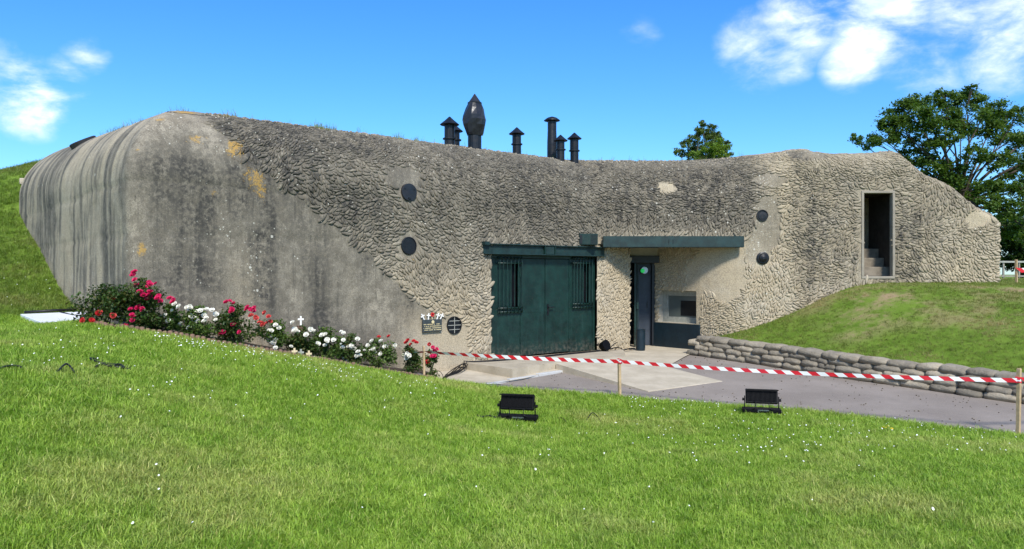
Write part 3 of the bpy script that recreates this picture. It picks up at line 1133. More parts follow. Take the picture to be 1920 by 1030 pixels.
def flow(s, qv):
    """direction of the lumps (radians from horizontal)"""
    p = np.c_[s * .55, qv * .55, s * 0 + 3.0]
    th = (fbm(p, 3) - .5) * 6.2 + (fbm(p * 3.0 + 7, 2) - .5) * 2.4
    f2m = (s > SQ) & (s < SQ + 4.4)
    hz = f2m & (qv > 3.15)
    vt = f2m & (qv <= 3.15)
    th = np.where(hz, th * .28 + .05, th)
    th = np.where(vt, 1.35 + th * .22, th)
    g1 = (s < SQ) & (qv > 3.05) & (s > 5)
    th = np.where(g1, -.55 + th * .30, th)
    g2 = (s > SQ + 6.9) & (qv < 2.5)
    th = np.where(g2, -.35 + th * .35, th)
    return th


def throw(n_try, s0, s1, q0, q1, mask, ang, sz, seed):
    """anisotropic dart throwing -> list of (s, q, theta, a, b)"""
    g_ = np.random.default_rng(seed)
    s = g_.uniform(s0, s1, n_try)
    qv = g_.uniform(q0, q1, n_try)
    ok = mask(s, qv)
    s, qv = s[ok], qv[ok]
    th = ang(s, qv) + g_.normal(0, .48, len(s))
    k = (g_.uniform(.72, 1.18, len(s)) + .35 * (g_.random(len(s)) < .12)) * sz(s, qv)
    A = .100 * k * g_.uniform(.85, 1.2, len(s))
    B = .0350 * k * g_.uniform(.9, 1.15, len(s))
    grid, res = {}, []
    cs = .25
    for i in range(len(s)):
        x, y, t, a, b = s[i], qv[i], th[i], A[i], B[i]
        ct, sn = math.cos(t), math.sin(t)
        ci, cj = int(x / cs), int(y / cs)
        good = True
        for di in (-1, 0, 1):
            for dj in (-1, 0, 1):
                for (x2, y2, ct2, sn2, a2, b2) in grid.get((ci + di, cj + dj), ()):
                    dx, dy = x2 - x, y2 - y
                    u, v = (dx * ct + dy * sn) / a, (-dx * sn + dy * ct) / b
                    u2, v2 = (dx * ct2 + dy * sn2) / a2, (-dx * sn2 + dy * ct2) / b2
                    if math.sqrt(u * u + v * v) + math.sqrt(u2 * u2 + v2 * v2) < 2.55:
                        good = False
                        break
                if not good:
                    break
            if not good:
                break
        if good:
            grid.setdefault((ci, cj), []).append((x, y, ct, sn, a, b))
            res.append((x, y, t, a, b))
    return np.array(res)


NA = 12
_ang = np.array([0, 22, 52, 90, 128, 158, 180, 202, 232, 270, 308, 338]) * math.pi / 180


def lump_cells(L):
    """outline of every lump: grows until it meets its neighbours"""
    out = np.zeros((len(L), NA, 2))
    rr = np.linspace(.55, 1.34, 12)
    for i in range(len(L)):
        x, y, t, a, b = L[i]
        d = np.hypot(L[:, 0] - x, L[:, 1] - y)
        nb_ = np.where((d < .40) & (d > 1e-6))[0]
        ca, sa = np.cos(_ang), np.sin(_ang)
        # lens-like: pointed ends
        lens = 1.0 - .09 * np.abs(np.sin(2 * _ang))
        U = ca[:, None] * rr[None, :] * a * lens[:, None]
        Vv = sa[:, None] * rr[None, :] * b * lens[:, None]
        px = x + U * math.cos(t) - Vv * math.sin(t)
        py = y + U * math.sin(t) + Vv * math.cos(t)
        lim = np.full(NA, rr[-1])
        if len(nb_):
            tn = L[nb_, 2]
            dx = px[:, :, None] - L[nb_, 0]
            dy = py[:, :, None] - L[nb_, 1]
            un = (dx * np.cos(tn) + dy * np.sin(tn)) / L[nb_, 3]
            vn = (-dx * np.sin(tn) + dy * np.cos(tn)) / L[nb_, 4]
            bad = (np.sqrt(un * un + vn * vn).min(2) < rr[None, :])
            first = np.where(bad.any(1), bad.argmax(1), len(rr))
            lim = np.where(first > 0, rr[np.clip(first - 1, 0, len(rr) - 1)], .5)
        lim = lim * .99 * np.random.default_rng(i).uniform(.90, 1.06, NA)
        lim = (lim + .25 * (np.roll(lim, 1) + np.roll(lim, -1))) / 1.5
        ex = ca * lim * a * lens
        ey = sa * lim * b * lens
        out[i, :, 0] = ex * math.cos(t) - ey * math.sin(t)
        out[i, :, 1] = ex * math.sin(t) + ey * math.cos(t)
    return out


RINGS = ((1.0, -.45), (.94, .55), (.70, .94), (.32, 1.0))


def lump_faces():
    fs = []
    nr = len(RINGS)
    for r in range(nr - 1):
        for k in range(NA):
            k2 = (k + 1) % NA
            fs.append((r * NA + k, r * NA + k2, (r + 1) * NA + k2, (r + 1) * NA + k))
    return np.array(fs)


LF = lump_faces()
LCAP = [(3 * NA + i) for i in range(NA)]


def lump_geometry(L, cells, mapper, hscale):
    n_ = len(L)
    nr = len(RINGS)
    s = np.zeros((n_, nr, NA))
    qv = np.zeros((n_, nr, NA))
    h = np.zeros((n_, nr, NA))
    g_ = np.random.default_rng(5)
    H = (.0280 * g_.uniform(.45, 1.35, n_)) * hscale
    tilt = g_.normal(0, .10, (n_, 1))
    for r, (k, hh) in enumerate(RINGS):
        s[:, r] = L[:, 0][:, None] + cells[:, :, 0] * k
        qv[:, r] = L[:, 1][:, None] + cells[:, :, 1] * k
        h[:, r] = H[:, None] * (hh + (tilt * np.sin(_ang)[None, :] * k if r > 0 else 0)) + (g_.normal(0, .0019, (n_, NA)) if r > 0 else 0)
    P = mapper(s.ravel(), qv.ravel(), h.ravel())
    return P.reshape(n_, nr * NA, 3), s.reshape(n_, -1)


def size_f(s, qv):
    return np.where(qv > 3.9, .80, 1.0) * np.where((s > SQ) & (s < SQ + 4) & (qv > 3.9), .72, 1.0) * np.where(s > SQ + 5, 1.05, 1.0)


def mask_f(s, qv):
    z = z_of(s, qv)
    top = np.where(s < SQ, 4.95, np.where(s < SQ + 4.0, 4.75, 4.95))
    return lump_mask(s, z) & (qv < top) & (qv > -.35) & ((s < SQ + 7.2) | (z < 4.6))


L1 = throw(190000, .3, SR - .03, -.35, 5.0, mask_f, flow, size_f, 3)
zL = z_of(L1[:, 0], L1[:, 1])
# leave out what is under the soil of the mound
pL = surf(L1[:, 0], L1[:, 1], np.zeros(len(L1)))
gL = ground(pL[:, 0] + .1 * (L1[:, 0] < SQ), pL[:, 1] - .12)
keep = pL[:, 2] > gL - .12
L1, pL = L1[keep], pL[keep]
C_1 = lump_cells(L1)
GEO, _ = lump_geometry(L1, C_1, surf, 1.0 - .35 * sstep(L1[:, 1], 3.7, 4.8))
st_l = stain(GEO.reshape(-1, 3), np.repeat(L1[:, 0], GEO.shape[1]), GEO.reshape(-1, 3)[:, 2])
jit = np.repeat(np.random.default_rng(9).normal(0, .14, len(L1)), GEO.shape[1])
st_l[:, 0] = np.clip(st_l[:, 0] + jit, 0, 1)
st_l[:, 1] *= .8

# side walls of the entrance recess: (origin, direction, length, z0, z1)
WALLS = []


def side_wall(name, p0, p1, z0, z1, cut=None):
    """a plain upright wall face with thickness, optionally with a rectangular opening (u0,u1,z0,z1)"""
    p0, p1 = Vector((p0[0], p0[1], 0)), Vector((p1[0], p1[1], 0))
    d = (p1 - p0)
    Lg = d.length
    d.normalize()
    n_ = Vector((d.y, -d.x, 0))
    us = sorted(set(list(np.linspace(0, Lg, max(2, int(Lg / .09)))) + ([cut[0], cut[1]] if cut else [])))
    zs = sorted(set(list(np.linspace(z0, z1, int((z1 - z0) / .09))) + ([cut[2], cut[3]] if cut else [])))
    vs, fs = [], []
    for u in us:
        for z in zs:
            vs.append(p0 + d * u + Vector((0, 0, z)))
    nz = len(zs)
    for i in range(len(us) - 1):
        for j in range(nz - 1):
            uc, zc = (us[i] + us[i + 1]) / 2, (zs[j] + zs[j + 1]) / 2
            if cut and cut[0] < uc < cut[1] and cut[2] < zc < cut[3]:
                continue
            fs.append((i * nz + j, (i + 1) * nz + j, (i + 1) * nz + j + 1, i * nz + j + 1))
    me = bpy.data.meshes.new(name)
    me.from_pydata(vs, [], fs)
    a = np.array([tuple(v) for v in vs])
    sa = np.zeros((len(vs), 4))
    nn = fbm(a * 1.3, 3)
    sa[:, 0] = np.clip((nn - .5) * .9 + .12 * sstep(a[:, 2], 1.6, 2.4), 0, .6)
    sa[:, 2] = np.clip(.95 + (nn - .5) * .5, 0, 1)
    set_attr(me, 'stain', sa)
    link(name, me, MAT['bunker_concrete'], bunker)
    return p0, d, n_, Lg


def lumps_on(p0, d, n_, Lg, z0, z1, mask, ang, seed):
    L = throw(9000, .05, Lg - .02, z0, z1, mask, ang, lambda s, q_: np.full(len(s), .92), seed)
    cells = lump_cells(L)

    def mp(s, qv, h):
        P = np.zeros((len(s), 3))
        if abs(Lg - CL[-1]) < 1e-9:
            P[:, 0] = np.interp(s, CL, CXY[:, 0]) + n_.x * h
            P[:, 1] = np.interp(s, CL, CXY[:, 1]) + n_.y * h
            P[:, 2] = qv
            return P
        P[:, 0] = p0.x + d.x * s + n_.x * h
        P[:, 1] = p0.y + d.y * s + n_.y * h
        P[:, 2] = qv
        return P
    G, _ = lump_geometry(L, cells, mp, np.ones(len(L)))
    a = G.reshape(-1, 3)
    sa = np.zeros((len(a), 4))
    nn = fbm(a * 1.3, 3)
    sa[:, 0] = np.clip((nn - .5) * .9 + .20 * sstep(a[:, 2], 1.6, 2.4) + np.repeat(np.random.default_rng(seed).normal(.03, .08, len(L)), G.shape[1]), 0, .6)
    sa[:, 2] = np.clip(.95 + (nn - .5) * .5, 0, 1)
    sa[:, 1] = np.clip(.34 * sstep(a[:, 2], 1.5, 2.3) * (a[:, 0] > 3.5), 0, 1)
    return G, sa


wA = side_wall('recess_wall', tuple(QX), WA, -.3, BEAMZ)
WIN = (.10, 1.27, .56, 1.35)
wB = side_wall('recess_wall', WB0, WB1, -.3, BEAMZ, WIN)
CUR = [Vector((4.50, 18.43, 0)), Vector((4.70, 18.235, 0)), Vector((4.90, 18.08, 0)), Vector((5.08, 17.975, 0)), Vector((5.24, 17.905, 0)), Vector((5.42, y2(5.42) - .003, 0))]
for c0, c1 in zip(CUR[:-1], CUR[1:]):
    side_wall('recess_wall', c0, c1, -.3, BEAMZ + .0)
CL = np.r_[0, np.cumsum([(c1 - c0).length for c0, c1 in zip(CUR[:-1], CUR[1:])])]
CXY = np.array([(c.x, c.y) for c in CUR])
wC = (CUR[0], Vector((1, 0, 0)), Vector((-.25, -.97, 0)), float(CL[-1]))
GA, sA = lumps_on(*wA, -.12, 2.44, lambda s, q_: np.full(len(s), True), lambda s, q_: 1.15 + (fbm(np.c_[s, q_, s * 0], 2) - .5) * 1.6, 21)
GB, sB = lumps_on(*wB, .0, 2.3, lambda s, q_: ((q_ > 1.42) & ~((s > .95) & (q_ < 1.42 + .9 * (s - .4)))) | ((s < .08) & (q_ > .6)), lambda s, q_: 1.0 + (fbm(np.c_[s, q_, s * 0 + 5], 2) - .5) * 2.2, 22)
GC, sC = lumps_on(*wC, -.02, 2.3, lambda s, q_: (q_ < 1.15 + .14 * np.sin(s * 7) + .5 * sstep(s, .9, 1.4)), lambda s, q_: .6 + (fbm(np.c_[s * 1.5, q_ * 1.5, s * 0 + 8], 2) - .5) * 5, 23)

allG = np.concatenate([GEO, GA, GB, GC])
allS = np.concatenate([st_l.reshape(len(GEO), -1, 4), sA.reshape(len(GA), -1, 4), sB.reshape(len(GB), -1, 4), sC.reshape(len(GC), -1, 4)])
cent = allG[:, 3 * NA:, :].mean(1)
# apparent size from the lawn
pr = np.stack([allG[:, :NA, 0] / allG[:, :NA, 1], (allG[:, :NA, 2] - EYE) / allG[:, :NA, 1]], 2)
x_, y_ = pr[:, :, 0], pr[:, :, 1]
area = np.abs((x_ * np.roll(y_, -1, 1) - np.roll(x_, -1, 1) * y_).sum(1)) / 2
order = np.argsort(-area)
big, rest = order[:295], order[295:]
capf = np.array([LCAP])
for i in big:
    o_ = cent[i]
    me = bpy.data.meshes.new('cement_lump')
    me.from_pydata((allG[i] - o_).tolist(), [], [tuple(f) for f in LF] + [tuple(LCAP)])
    set_attr(me, 'stain', allS[i])
    link('cement_lump', me, MAT['bunker_concrete'], bunker, tuple(o_), True)
nv = allG.shape[1]
VV = allG[rest].reshape(-1, 3)
tri_cap = np.array([(LCAP[0], LCAP[k], LCAP[k + 1], LCAP[k + 1]) for k in range(1, NA - 1)])
capq = np.array([(LCAP[0], LCAP[1], LCAP[2], LCAP[11]), (LCAP[2], LCAP[3], LCAP[10], LCAP[11]), (LCAP[3], LCAP[4], LCAP[9], LCAP[10]), (LCAP[4], LCAP[5], LCAP[8], LCAP[9]), (LCAP[5], LCAP[6], LCAP[7], LCAP[8])])
FQ = np.concatenate([LF, capq])
FF = (np.arange(len(rest)) * nv)[:, None, None] + FQ[None]
me = np_mesh('cement_lump_field', VV, FF.reshape(-1, 4))
set_attr(me, 'stain', allS[rest].reshape(-1, 4))
o = link('cement_lump_field', me, MAT['bunker_concrete'], bunker)
o['kind'] = 'stuff'
print('lumps', len(allG))

# ---- green steel doors
AZ1 = math.atan2(D1[1], D1[0])


def fbox(mb, s0, s1, z0, z1, o0, o1, mi=0):
    """box in front-wall coordinates: along the wall, up, and out of it"""
    c = f1((s0 + s1) / 2, (z0 + z1) / 2, (o0 + o1) / 2)
    return mb.box(c, (s1 - s0, abs(o1 - o0), z1 - z0), AZ1, mi)


DS = [s_of(x) for x in (921, 981, 1028, 1073, 1119)]
GP = MAT['green_paint']
SET = -.10                                          # doors stand back from the wall face
# frame, head and reveal
for a, c in ((DS[0] - .02, DS[0] + .05), (DS[4] - .05, DS[4] + .02)):
    fbox(MB(), a, c, -.02, DOORZ, SET - .12, SET + .02).build('door_jamb', GP, bunker, bevel=.004)
fbox(MB(), DS[0] - .02, DS[4] + .02, DOORZ - .09, DOORZ + .03, SET - .12, SET + .022).build('door_head', GP, bunker, bevel=.004)
for a, c in ((DS[1], DS[2]), (DS[2], DS[3])):
    leaf = fbox(MB(), a + .011, c - .011, .014, DOORZ - .10, SET - .05, SET).build('door_leaf', GP, bunker, bevel=.005)
    e = MB()
    fbox(e, a + .012, c - .012, .93, .937, SET - .001, SET + .004)
    e.build('weld_seam', GP, leaf)
    for zh in (.35, 1.05, 1.75):
        hs_ = a + .006 if a == DS[1] else c - .006
        h_ = MB().lathe([(.013, -.06), (.013, .06)], 8, Matrix.Translation(f1(hs_, zh, SET + .006)))
        h_.build('hinge', GP, leaf)
    if a == DS[2]:
        h_ = MB()
        fbox(h_, a + .05, a + .10, .86, 1.10, SET, SET + .012)
        h_.tube([f1(a + .075, 1.03, SET), f1(a + .075, 1.03, SET + .07), f1(a + .075, 1.03, SET + .07), f1(a + .20, 1.03, SET + .07)], .013, 8)
        h_.lathe([(.03, -.01), (.03, .022)], 10, Matrix.Translation(f1(a + .075, 1.03, SET + .01)) @ Euler((R(90), 0, AZ1 + math.pi)).to_matrix().to_4x4())
        h_.lathe([(.016, -.01), (.016, .02)], 8, Matrix.Translation(f1(a + .075, .91, SET + .01)) @ Euler((R(90), 0, AZ1 + math.pi)).to_matrix().to_4x4())
        h_.build('handle', MAT['black_paint'], leaf)
fbox(MB(), DS[2] - .006, DS[2] + .006, .012, DOORZ - .10, SET - .045, SET - .030).build('astragal', MAT['black_paint'], bunker)
# side panels with barred windows
for a, c, (wx0, wx1, wy0, wy1), dk in ((DS[0] + .05, DS[1], (938, 978, 492, 578), .75), (DS[3], DS[4] - .05, (1078, 1110, 492, 570), .80)):
    u0, u1 = s_of(wx0), s_of(wx1)
    z1_, z0_ = zf1((wx0 + wx1) / 2, wy0), zf1((wx0 + wx1) / 2, wy1)
    pn = MB()
    fbox(pn, a, c - .004, .0, z0_, SET - .05, SET - .004)
    fbox(pn, a, c - .004, z1_, DOORZ - .092, SET - .05, SET - .004)
    fbox(pn, a, u0, z0_, z1_, SET - .05, SET - .004)
    fbox(pn, u1, c - .004, z0_, z1_, SET - .05, SET - .004)
    panel = pn.build('side_panel', GP, bunker)
    um = u0 + (u1 - u0) * dk
    fbox(MB(), u0, um, z0_, z1_, SET - .075, SET - .055).build('shutter', GP, panel)
    fbox(MB(), um, u1, z0_, z1_, SET - .13, SET - .12).build('window_dark_sheet', MAT['black_paint'], panel)  # black sheet in place of the dark seen through the bars
    gu0, gu1 = u0 - .02, u1 + .10
    for zz_ in (z0_ - .08, z0_ + .0, z1_ - .02, z1_ + .09):
        g_ = MB().tube([f1(gu0, zz_, SET + .05), f1(gu1 - .03, zz_, SET + .05)], .017, 8)
        g_.build('grille_rail', GP, panel, True)
    for k in range(7):
        uu = gu0 + .03 + (gu1 - gu0 - .09) * k / 6
        b_ = MB().tube([f1(uu, z0_ - .11, SET + .055), f1(uu, z0_ - .05, SET + .082), f1(uu, z0_ + .05, SET + .070), f1(uu, z1_ - .05, SET + .070), f1(uu, z1_ + .05, SET + .082), f1(uu, z1_ + .12, SET + .05)], .011, 6)
        b_.build('grille_bar', GP, panel, True)
fbox(MB(), DS[0] + .06, DS[4] - .06, -.01, DOORZ - .095, SET - .16, SET - .14).build('door_gap_dark', MAT['black_paint'], bunker)  # added black sheet, stands for the dark in the gaps between leaves
# dark room behind
room = MB()
fbox(room, DS[0] - .3, DS[4] + .1, -.2, 2.4, -.75, -.72)
room.build('inner_wall', MAT['interior_dark'], bunker)
# lintel girder over the doors: web, flanges, two stiffeners
bz0, bz1 = 2.165, 2.385
bs0, bs1 = s_of(904), s_of(1131)
gd = MB()
fbox(gd, bs0, bs1, bz0 + .021, bz1 - .021, -.02, .045)
gd.build('girder_web', MAT['beam_paint'], bunker)
for za, zb in ((bz0, bz0 + .02), (bz1 - .02, bz1)):
    fbox(MB(), bs0, bs1, za, zb, -.02, .11).build('girder_flange', MAT['beam_paint'], bunker, bevel=.004)
for px in (1017, 1036):
    fbox(MB(), s_of(px) - .012, s_of(px) + .012, bz0 + .022, bz1 - .022, .046, .10).build('girder_stiffener', MAT['green_paint'], bunker)
fbox(MB(), s_of(1018) + .014, s_of(1035) - .014, bz0 + .03, bz1 - .03, .046, .09).build('girder_plate', MAT['beam_paint'], bunker)
fbox(MB(), bs0 - .03, bs0 + .10, bz1 - .03, bz1 + .035, .0, .13).build('girder_end_plate', MAT['beam_paint'], bunker)

# ---- channel beam across the entrance recess
cx0, cx1, cz0, cz1 = 2.09, 5.33, 2.372, 2.632
bmY = y2(3.7) - .19
MB().box(((cx0 + cx1) / 2, bmY + .05, (cz0 + cz1) / 2), (cx1 - cx0, .10, cz1 - cz0)).build('canopy_beam', MAT['beam_paint'], bunker, bevel=.012, bseg=2)
MB().box(((cx0 + cx1) / 2, bmY + .13, cz1 - .012), (cx1 - cx0 - .02, .16, .02)).build('canopy_flange', MAT['beam_paint'], bunker)
for px in (1254, 1262):
    MB().box(((px - 960) / F * bmY, bmY - .003, (cz0 + cz1) / 2), (.012, .008, .10)).build('beam_mark', MAT['black_paint'], bunker)
sof = MB()
sof.add([(QX[0], QX[1], BEAMZ - .03), (5.36, y2(5.36) + .02, BEAMZ - .03), (WB1[0] + .2, WB1[1] + .3, BEAMZ - .03), (WB0[0] + .3, WB0[1] + .6, BEAMZ - .03), (2.6, 20.1, BEAMZ - .03)], [(0, 4, 3, 2, 1)])
sof.build('soffit', MAT['concrete_plain'], bunker)

# louvred box at the beam's left end
bx = thing('ventilation_box', 'small dark green box with perforated front at left end of the long canopy beam', 'vent box', at(1103, 460, 17.4))
bc = at(1103, 449, 17.45)
MB().box((bc.x, 17.55, bc.z), (.42, .34, .25)).build('housing', MAT['green_paint'], bx, bevel=.006)
gm = MB()
for i in range(5):
    for j in range(7):
        gm.box((bc.x + .06 + i * .029, 17.376, bc.z - .096 + j * .032), (.018, .008, .020))
tag(gm.build('perforated_grille', MAT['black_paint'], bx), kind='stuff')
MB().box((bc.x - .17, 17.376, bc.z), (.05, .01, .20)).build('side_flap', MAT['black_paint'], bx)

# ---- entrance: jamb walls, frame, inner door, open leaf, lintel
ez = -.06
MB().prism([(WA[0], WA[1]), (3.03, 19.75), (3.03, 20.28), (2.3, 20.28), (2.3, 18.25)], -.3, BEAMZ - .04).build('entrance_jamb', MAT['concrete_plain'], bunker)
MB().prism([(WB0[0], WB0[1] + .02), (4.2, 19.0), (4.4, 19.6), (3.68, 20.2)], -.3, .0).build('entrance_cheek', MAT['concrete_plain'], bunker)
MB().box((3.32, 19.35, 2.13), (.74, .16, .18)).build('entrance_lintel', MAT['black_paint'], bunker, bevel=.006)
MB().box((3.30, 19.45, 2.325), (.86, .12, .20)).build('entrance_head', MAT['concrete_plain'], bunker)
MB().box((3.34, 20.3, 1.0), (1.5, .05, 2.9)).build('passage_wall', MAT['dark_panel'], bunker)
ed = MB().box((3.36, 19.62, 1.0), (.36, .05, 2.1)).build('entrance_door', MAT['door_blue'], bunker, bevel=.004)
MB().box((3.44, 19.585, .98), (.02, .03, .16)).build('handle', MAT['black_paint'], ed)
MB().box((3.575, 19.50, 1.0), (.07, .10, 2.1)).build('entrance_jamb', MAT['black_paint'], bunker)
ol = MB().box((3.085, 19.30, 1.0), (.055, .42, 2.06), R(-6)).build('open_door_leaf', MAT['green_paint'], bunker, bevel=.004)
ol['label'] = 'open green door leaf seen edge-on'
MB().tube([(3.12, 19.06, .1), (3.12, 19.06, 1.98)], .014, 8).build('door_bolt', MAT['beam_paint'], ol)
MB().box((3.11, 19.05, .98), (.05, .05, .16)).build('lock', MAT['green_paint'], ol)
xl = thing('exit_light', 'round green lit exit lamp above the dark entrance door', 'lamp', at(1206, 507, 19.5))
pc = at(1208, 507, 19.52)
Mr = Matrix.Translation(pc) @ Euler((R(90), 0, 0)).to_matrix().to_4x4()
MB().lathe([(.10, 0), (.10, .03), (.085, .05)], 20, Mr).build('rim', MAT['steel_bright'], xl, smooth=False)
pc2 = at(1205, 508, 19.46)
MB().lathe([(.055, -.01), (.05, .02), (.03, .035)], 14, Matrix.Translation(pc2) @ Euler((R(90), 0, 0)).to_matrix().to_4x4()).build('lens', MAT['exit_green'], xl, smooth=True)

# recessed window and the dark green panel below it
pB, dB, nB, LB = wB
AZB = math.atan2(dB.y, dB.x)


def bboxm(mb, u0, u1, z0, z1, o0, o1, mi=0):
    c = pB + dB * ((u0 + u1) / 2) + nB * ((o0 + o1) / 2)
    return mb.box((c.x, c.y, (z0 + z1) / 2), (u1 - u0, abs(o1 - o0), z1 - z0), AZB, mi)


u0, u1, w0, w1_ = WIN
dpth = -.24
for a in ((u0 - .02, u0, w0, w1_), (u1, u1 + .02, w0, w1_), (u0 - .02, u1 + .02, w0 - .02, w0), (u0 - .02, u1 + .02, w1_, w1_ + .02)):
    bboxm(MB(), *a, dpth - .1, -.004).build('window_reveal', MAT['concrete_plain'], bunker)
win = MB()
for a in ((u0, u0 + .10, w0, w1_), (u1 - .10, u1, w0, w1_), (u0 + .10, u1 - .10, w0, w0 + .09), (u0 + .10, u1 - .10, w1_ - .09, w1_)):
    bboxm(win, *a, dpth, dpth + .05)
for a in ((u0 + .10, u0 + .14, w0 + .09, w1_ - .09), (u1 - .14, u1 - .10, w0 + .09, w1_ - .09), (u0 + .14, u1 - .14, w0 + .09, w0 + .13), (u0 + .14, u1 - .14, w1_ - .13, w1_ - .09)):
    bboxm(win, *a, dpth - .02, dpth + .03)
wn = win.build('window', MAT['window_frame'], bunker)
bboxm(MB(), u0 + .14, u1 - .14, w0 + .13, w1_ - .13, dpth - .02, dpth - .012).build('pane', MAT['glass'], wn)
bboxm(MB(), u0 + .52, u1 - .20, w0 + .17, w1_ - .25, dpth - .012, dpth - .004).build('pane_screen', MAT['black_paint'], wn)
bboxm(MB(), -.02, LB + .02, -.06, .545, .004, .05).build('lower_panel', MAT['dark_panel'], bunker, bevel=.004)

# ---- upper doorway: reveal, raised surround, stairs inside
ux0, ux1, uz0, uz1 = 8.18, 8.86, UD[2], UD[3]
YU = y2(8.52)
for a in ((ux0 - .05, ux0 + .008, uz0, uz1), (ux1 - .008, ux1 + .05, uz0, uz1), (ux0 - .05, ux1 + .05, uz1 - .008, uz1 + .05), (ux0 - .05, ux1 + .05, uz0 - .06, uz0 + .0)):
    MB().box(((a[0] + a[1]) / 2, YU + .05, (a[2] + a[3]) / 2), (a[1] - a[0], .16, a[3] - a[2])).build('doorway_surround', MAT['surround'], bunker, bevel=.008)
ST = [(0, .22), (.26, .44), (.52, .67)]
for k, (dy, h) in enumerate(ST):
    MB().box(((ux0 + ux1) / 2 + .05, YU + .36 + dy + .55, uz0 + h / 2 - .0), (ux1 - ux0 + .10, 1.1, h)).build('step', MAT['step_shaded'], bunker, bevel=.008)
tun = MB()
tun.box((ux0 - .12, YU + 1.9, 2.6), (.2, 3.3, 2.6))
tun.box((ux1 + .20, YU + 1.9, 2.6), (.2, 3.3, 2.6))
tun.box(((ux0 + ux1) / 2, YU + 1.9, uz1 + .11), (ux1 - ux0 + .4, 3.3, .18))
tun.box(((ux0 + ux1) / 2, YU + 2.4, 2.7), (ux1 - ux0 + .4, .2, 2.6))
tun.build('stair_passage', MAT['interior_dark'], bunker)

# ---- round covers and vents; black discs stand for the dark of the holes
for kind, sv_, zv, r in VENTS:
    base = f1(sv_, zv, .0)
    Mw = Matrix.Translation(base) @ Euler((R(90), 0, AZ1)).to_matrix().to_4x4()
    if kind == 'cover_plate':
        o = MB().lathe([(r, -.02), (r, .035), (r - .006, .042)], 28, Mw).build('round_cover', MAT['vent_wrap'], bunker)
        o['label'] = 'round dark steel cover plate, upper one'
        for k in range(3):
            a = 2.1 * k + .5
            pb_ = f1(sv_ + math.cos(a) * .12, zv + math.sin(a) * .12, .04)
            MB().lathe([(.012, 0), (.012, .012)], 8, Matrix.Translation(pb_) @ Euler((R(90), 0, AZ1)).to_matrix().to_4x4()).build('bolt', MAT['black_paint'], o)
        MB().box(f1(sv_ - .005, zv - .115, .05), (.05, .02, .03), AZ1).build('latch', MAT['black_paint'], o)
    elif kind == 'blind':
        o = MB().lathe([(r, -.02), (r, .022), (r - .012, .026), (r - .016, .012), (.0005, .012)], 28, Mw, capt=False).build('round_cover', MAT['vent_black'], bunker)
        o['label'] = 'round black blanking plate, lower one'
    else:
        o = MB().lathe([(r, -.02), (r, .03), (r - .018, .03), (r - .018, .004), (.0005, .004)], 28, Mw, capt=False).build('round_vent', MAT['black_paint'], bunker)
        for k in (-1, 0, 1):
            g_ = MB()
            hw = math.sqrt(max(r * r - (k * .085) ** 2, 0)) - .012
            fbox(g_, sv_ - hw, sv_ + hw, zv + k * .085 - .006, zv + k * .085 + .006, .008, .020)
            g_.build('grille_bar', MAT['window_frame'], o)
        g_ = MB()
        fbox(g_, sv_ - .006, sv_ + .006, zv - r + .015, zv + r - .015, .018, .026)
        g_.build('grille_bar', MAT['window_frame'], o)
for kind, X, zv, r in VENT2:
    Mw = Matrix.Translation((X, y2(X), zv)) @ Euler((R(90), 0, 0)).to_matrix().to_4x4()
    if kind == 'open':
        MB().lathe([(r, -.02), (r, .03), (r - .014, .03), (r - .014, .006), (.0005, .006)], 26, Mw, capt=False).build('round_vent', MAT['black_paint'], bunker)
        MB().lathe([(r - .03, .0), (r - .03, .018), (.05, .022)], 20, Matrix.Translation((X + .02, y2(X), zv - .02)) @ Euler((R(90), 0, 0)).to_matrix().to_4x4()).build('vent_plug', MAT['vent_black'], bunker)
    else:
        MB().lathe([(r, -.02), (r, .035), (r - .03, .05), (r - .045, .05), (r - .055, .075), (.03, .11)], 28, Mw).build('vent_cap', MAT['vent_black'], bunker, smooth=False)

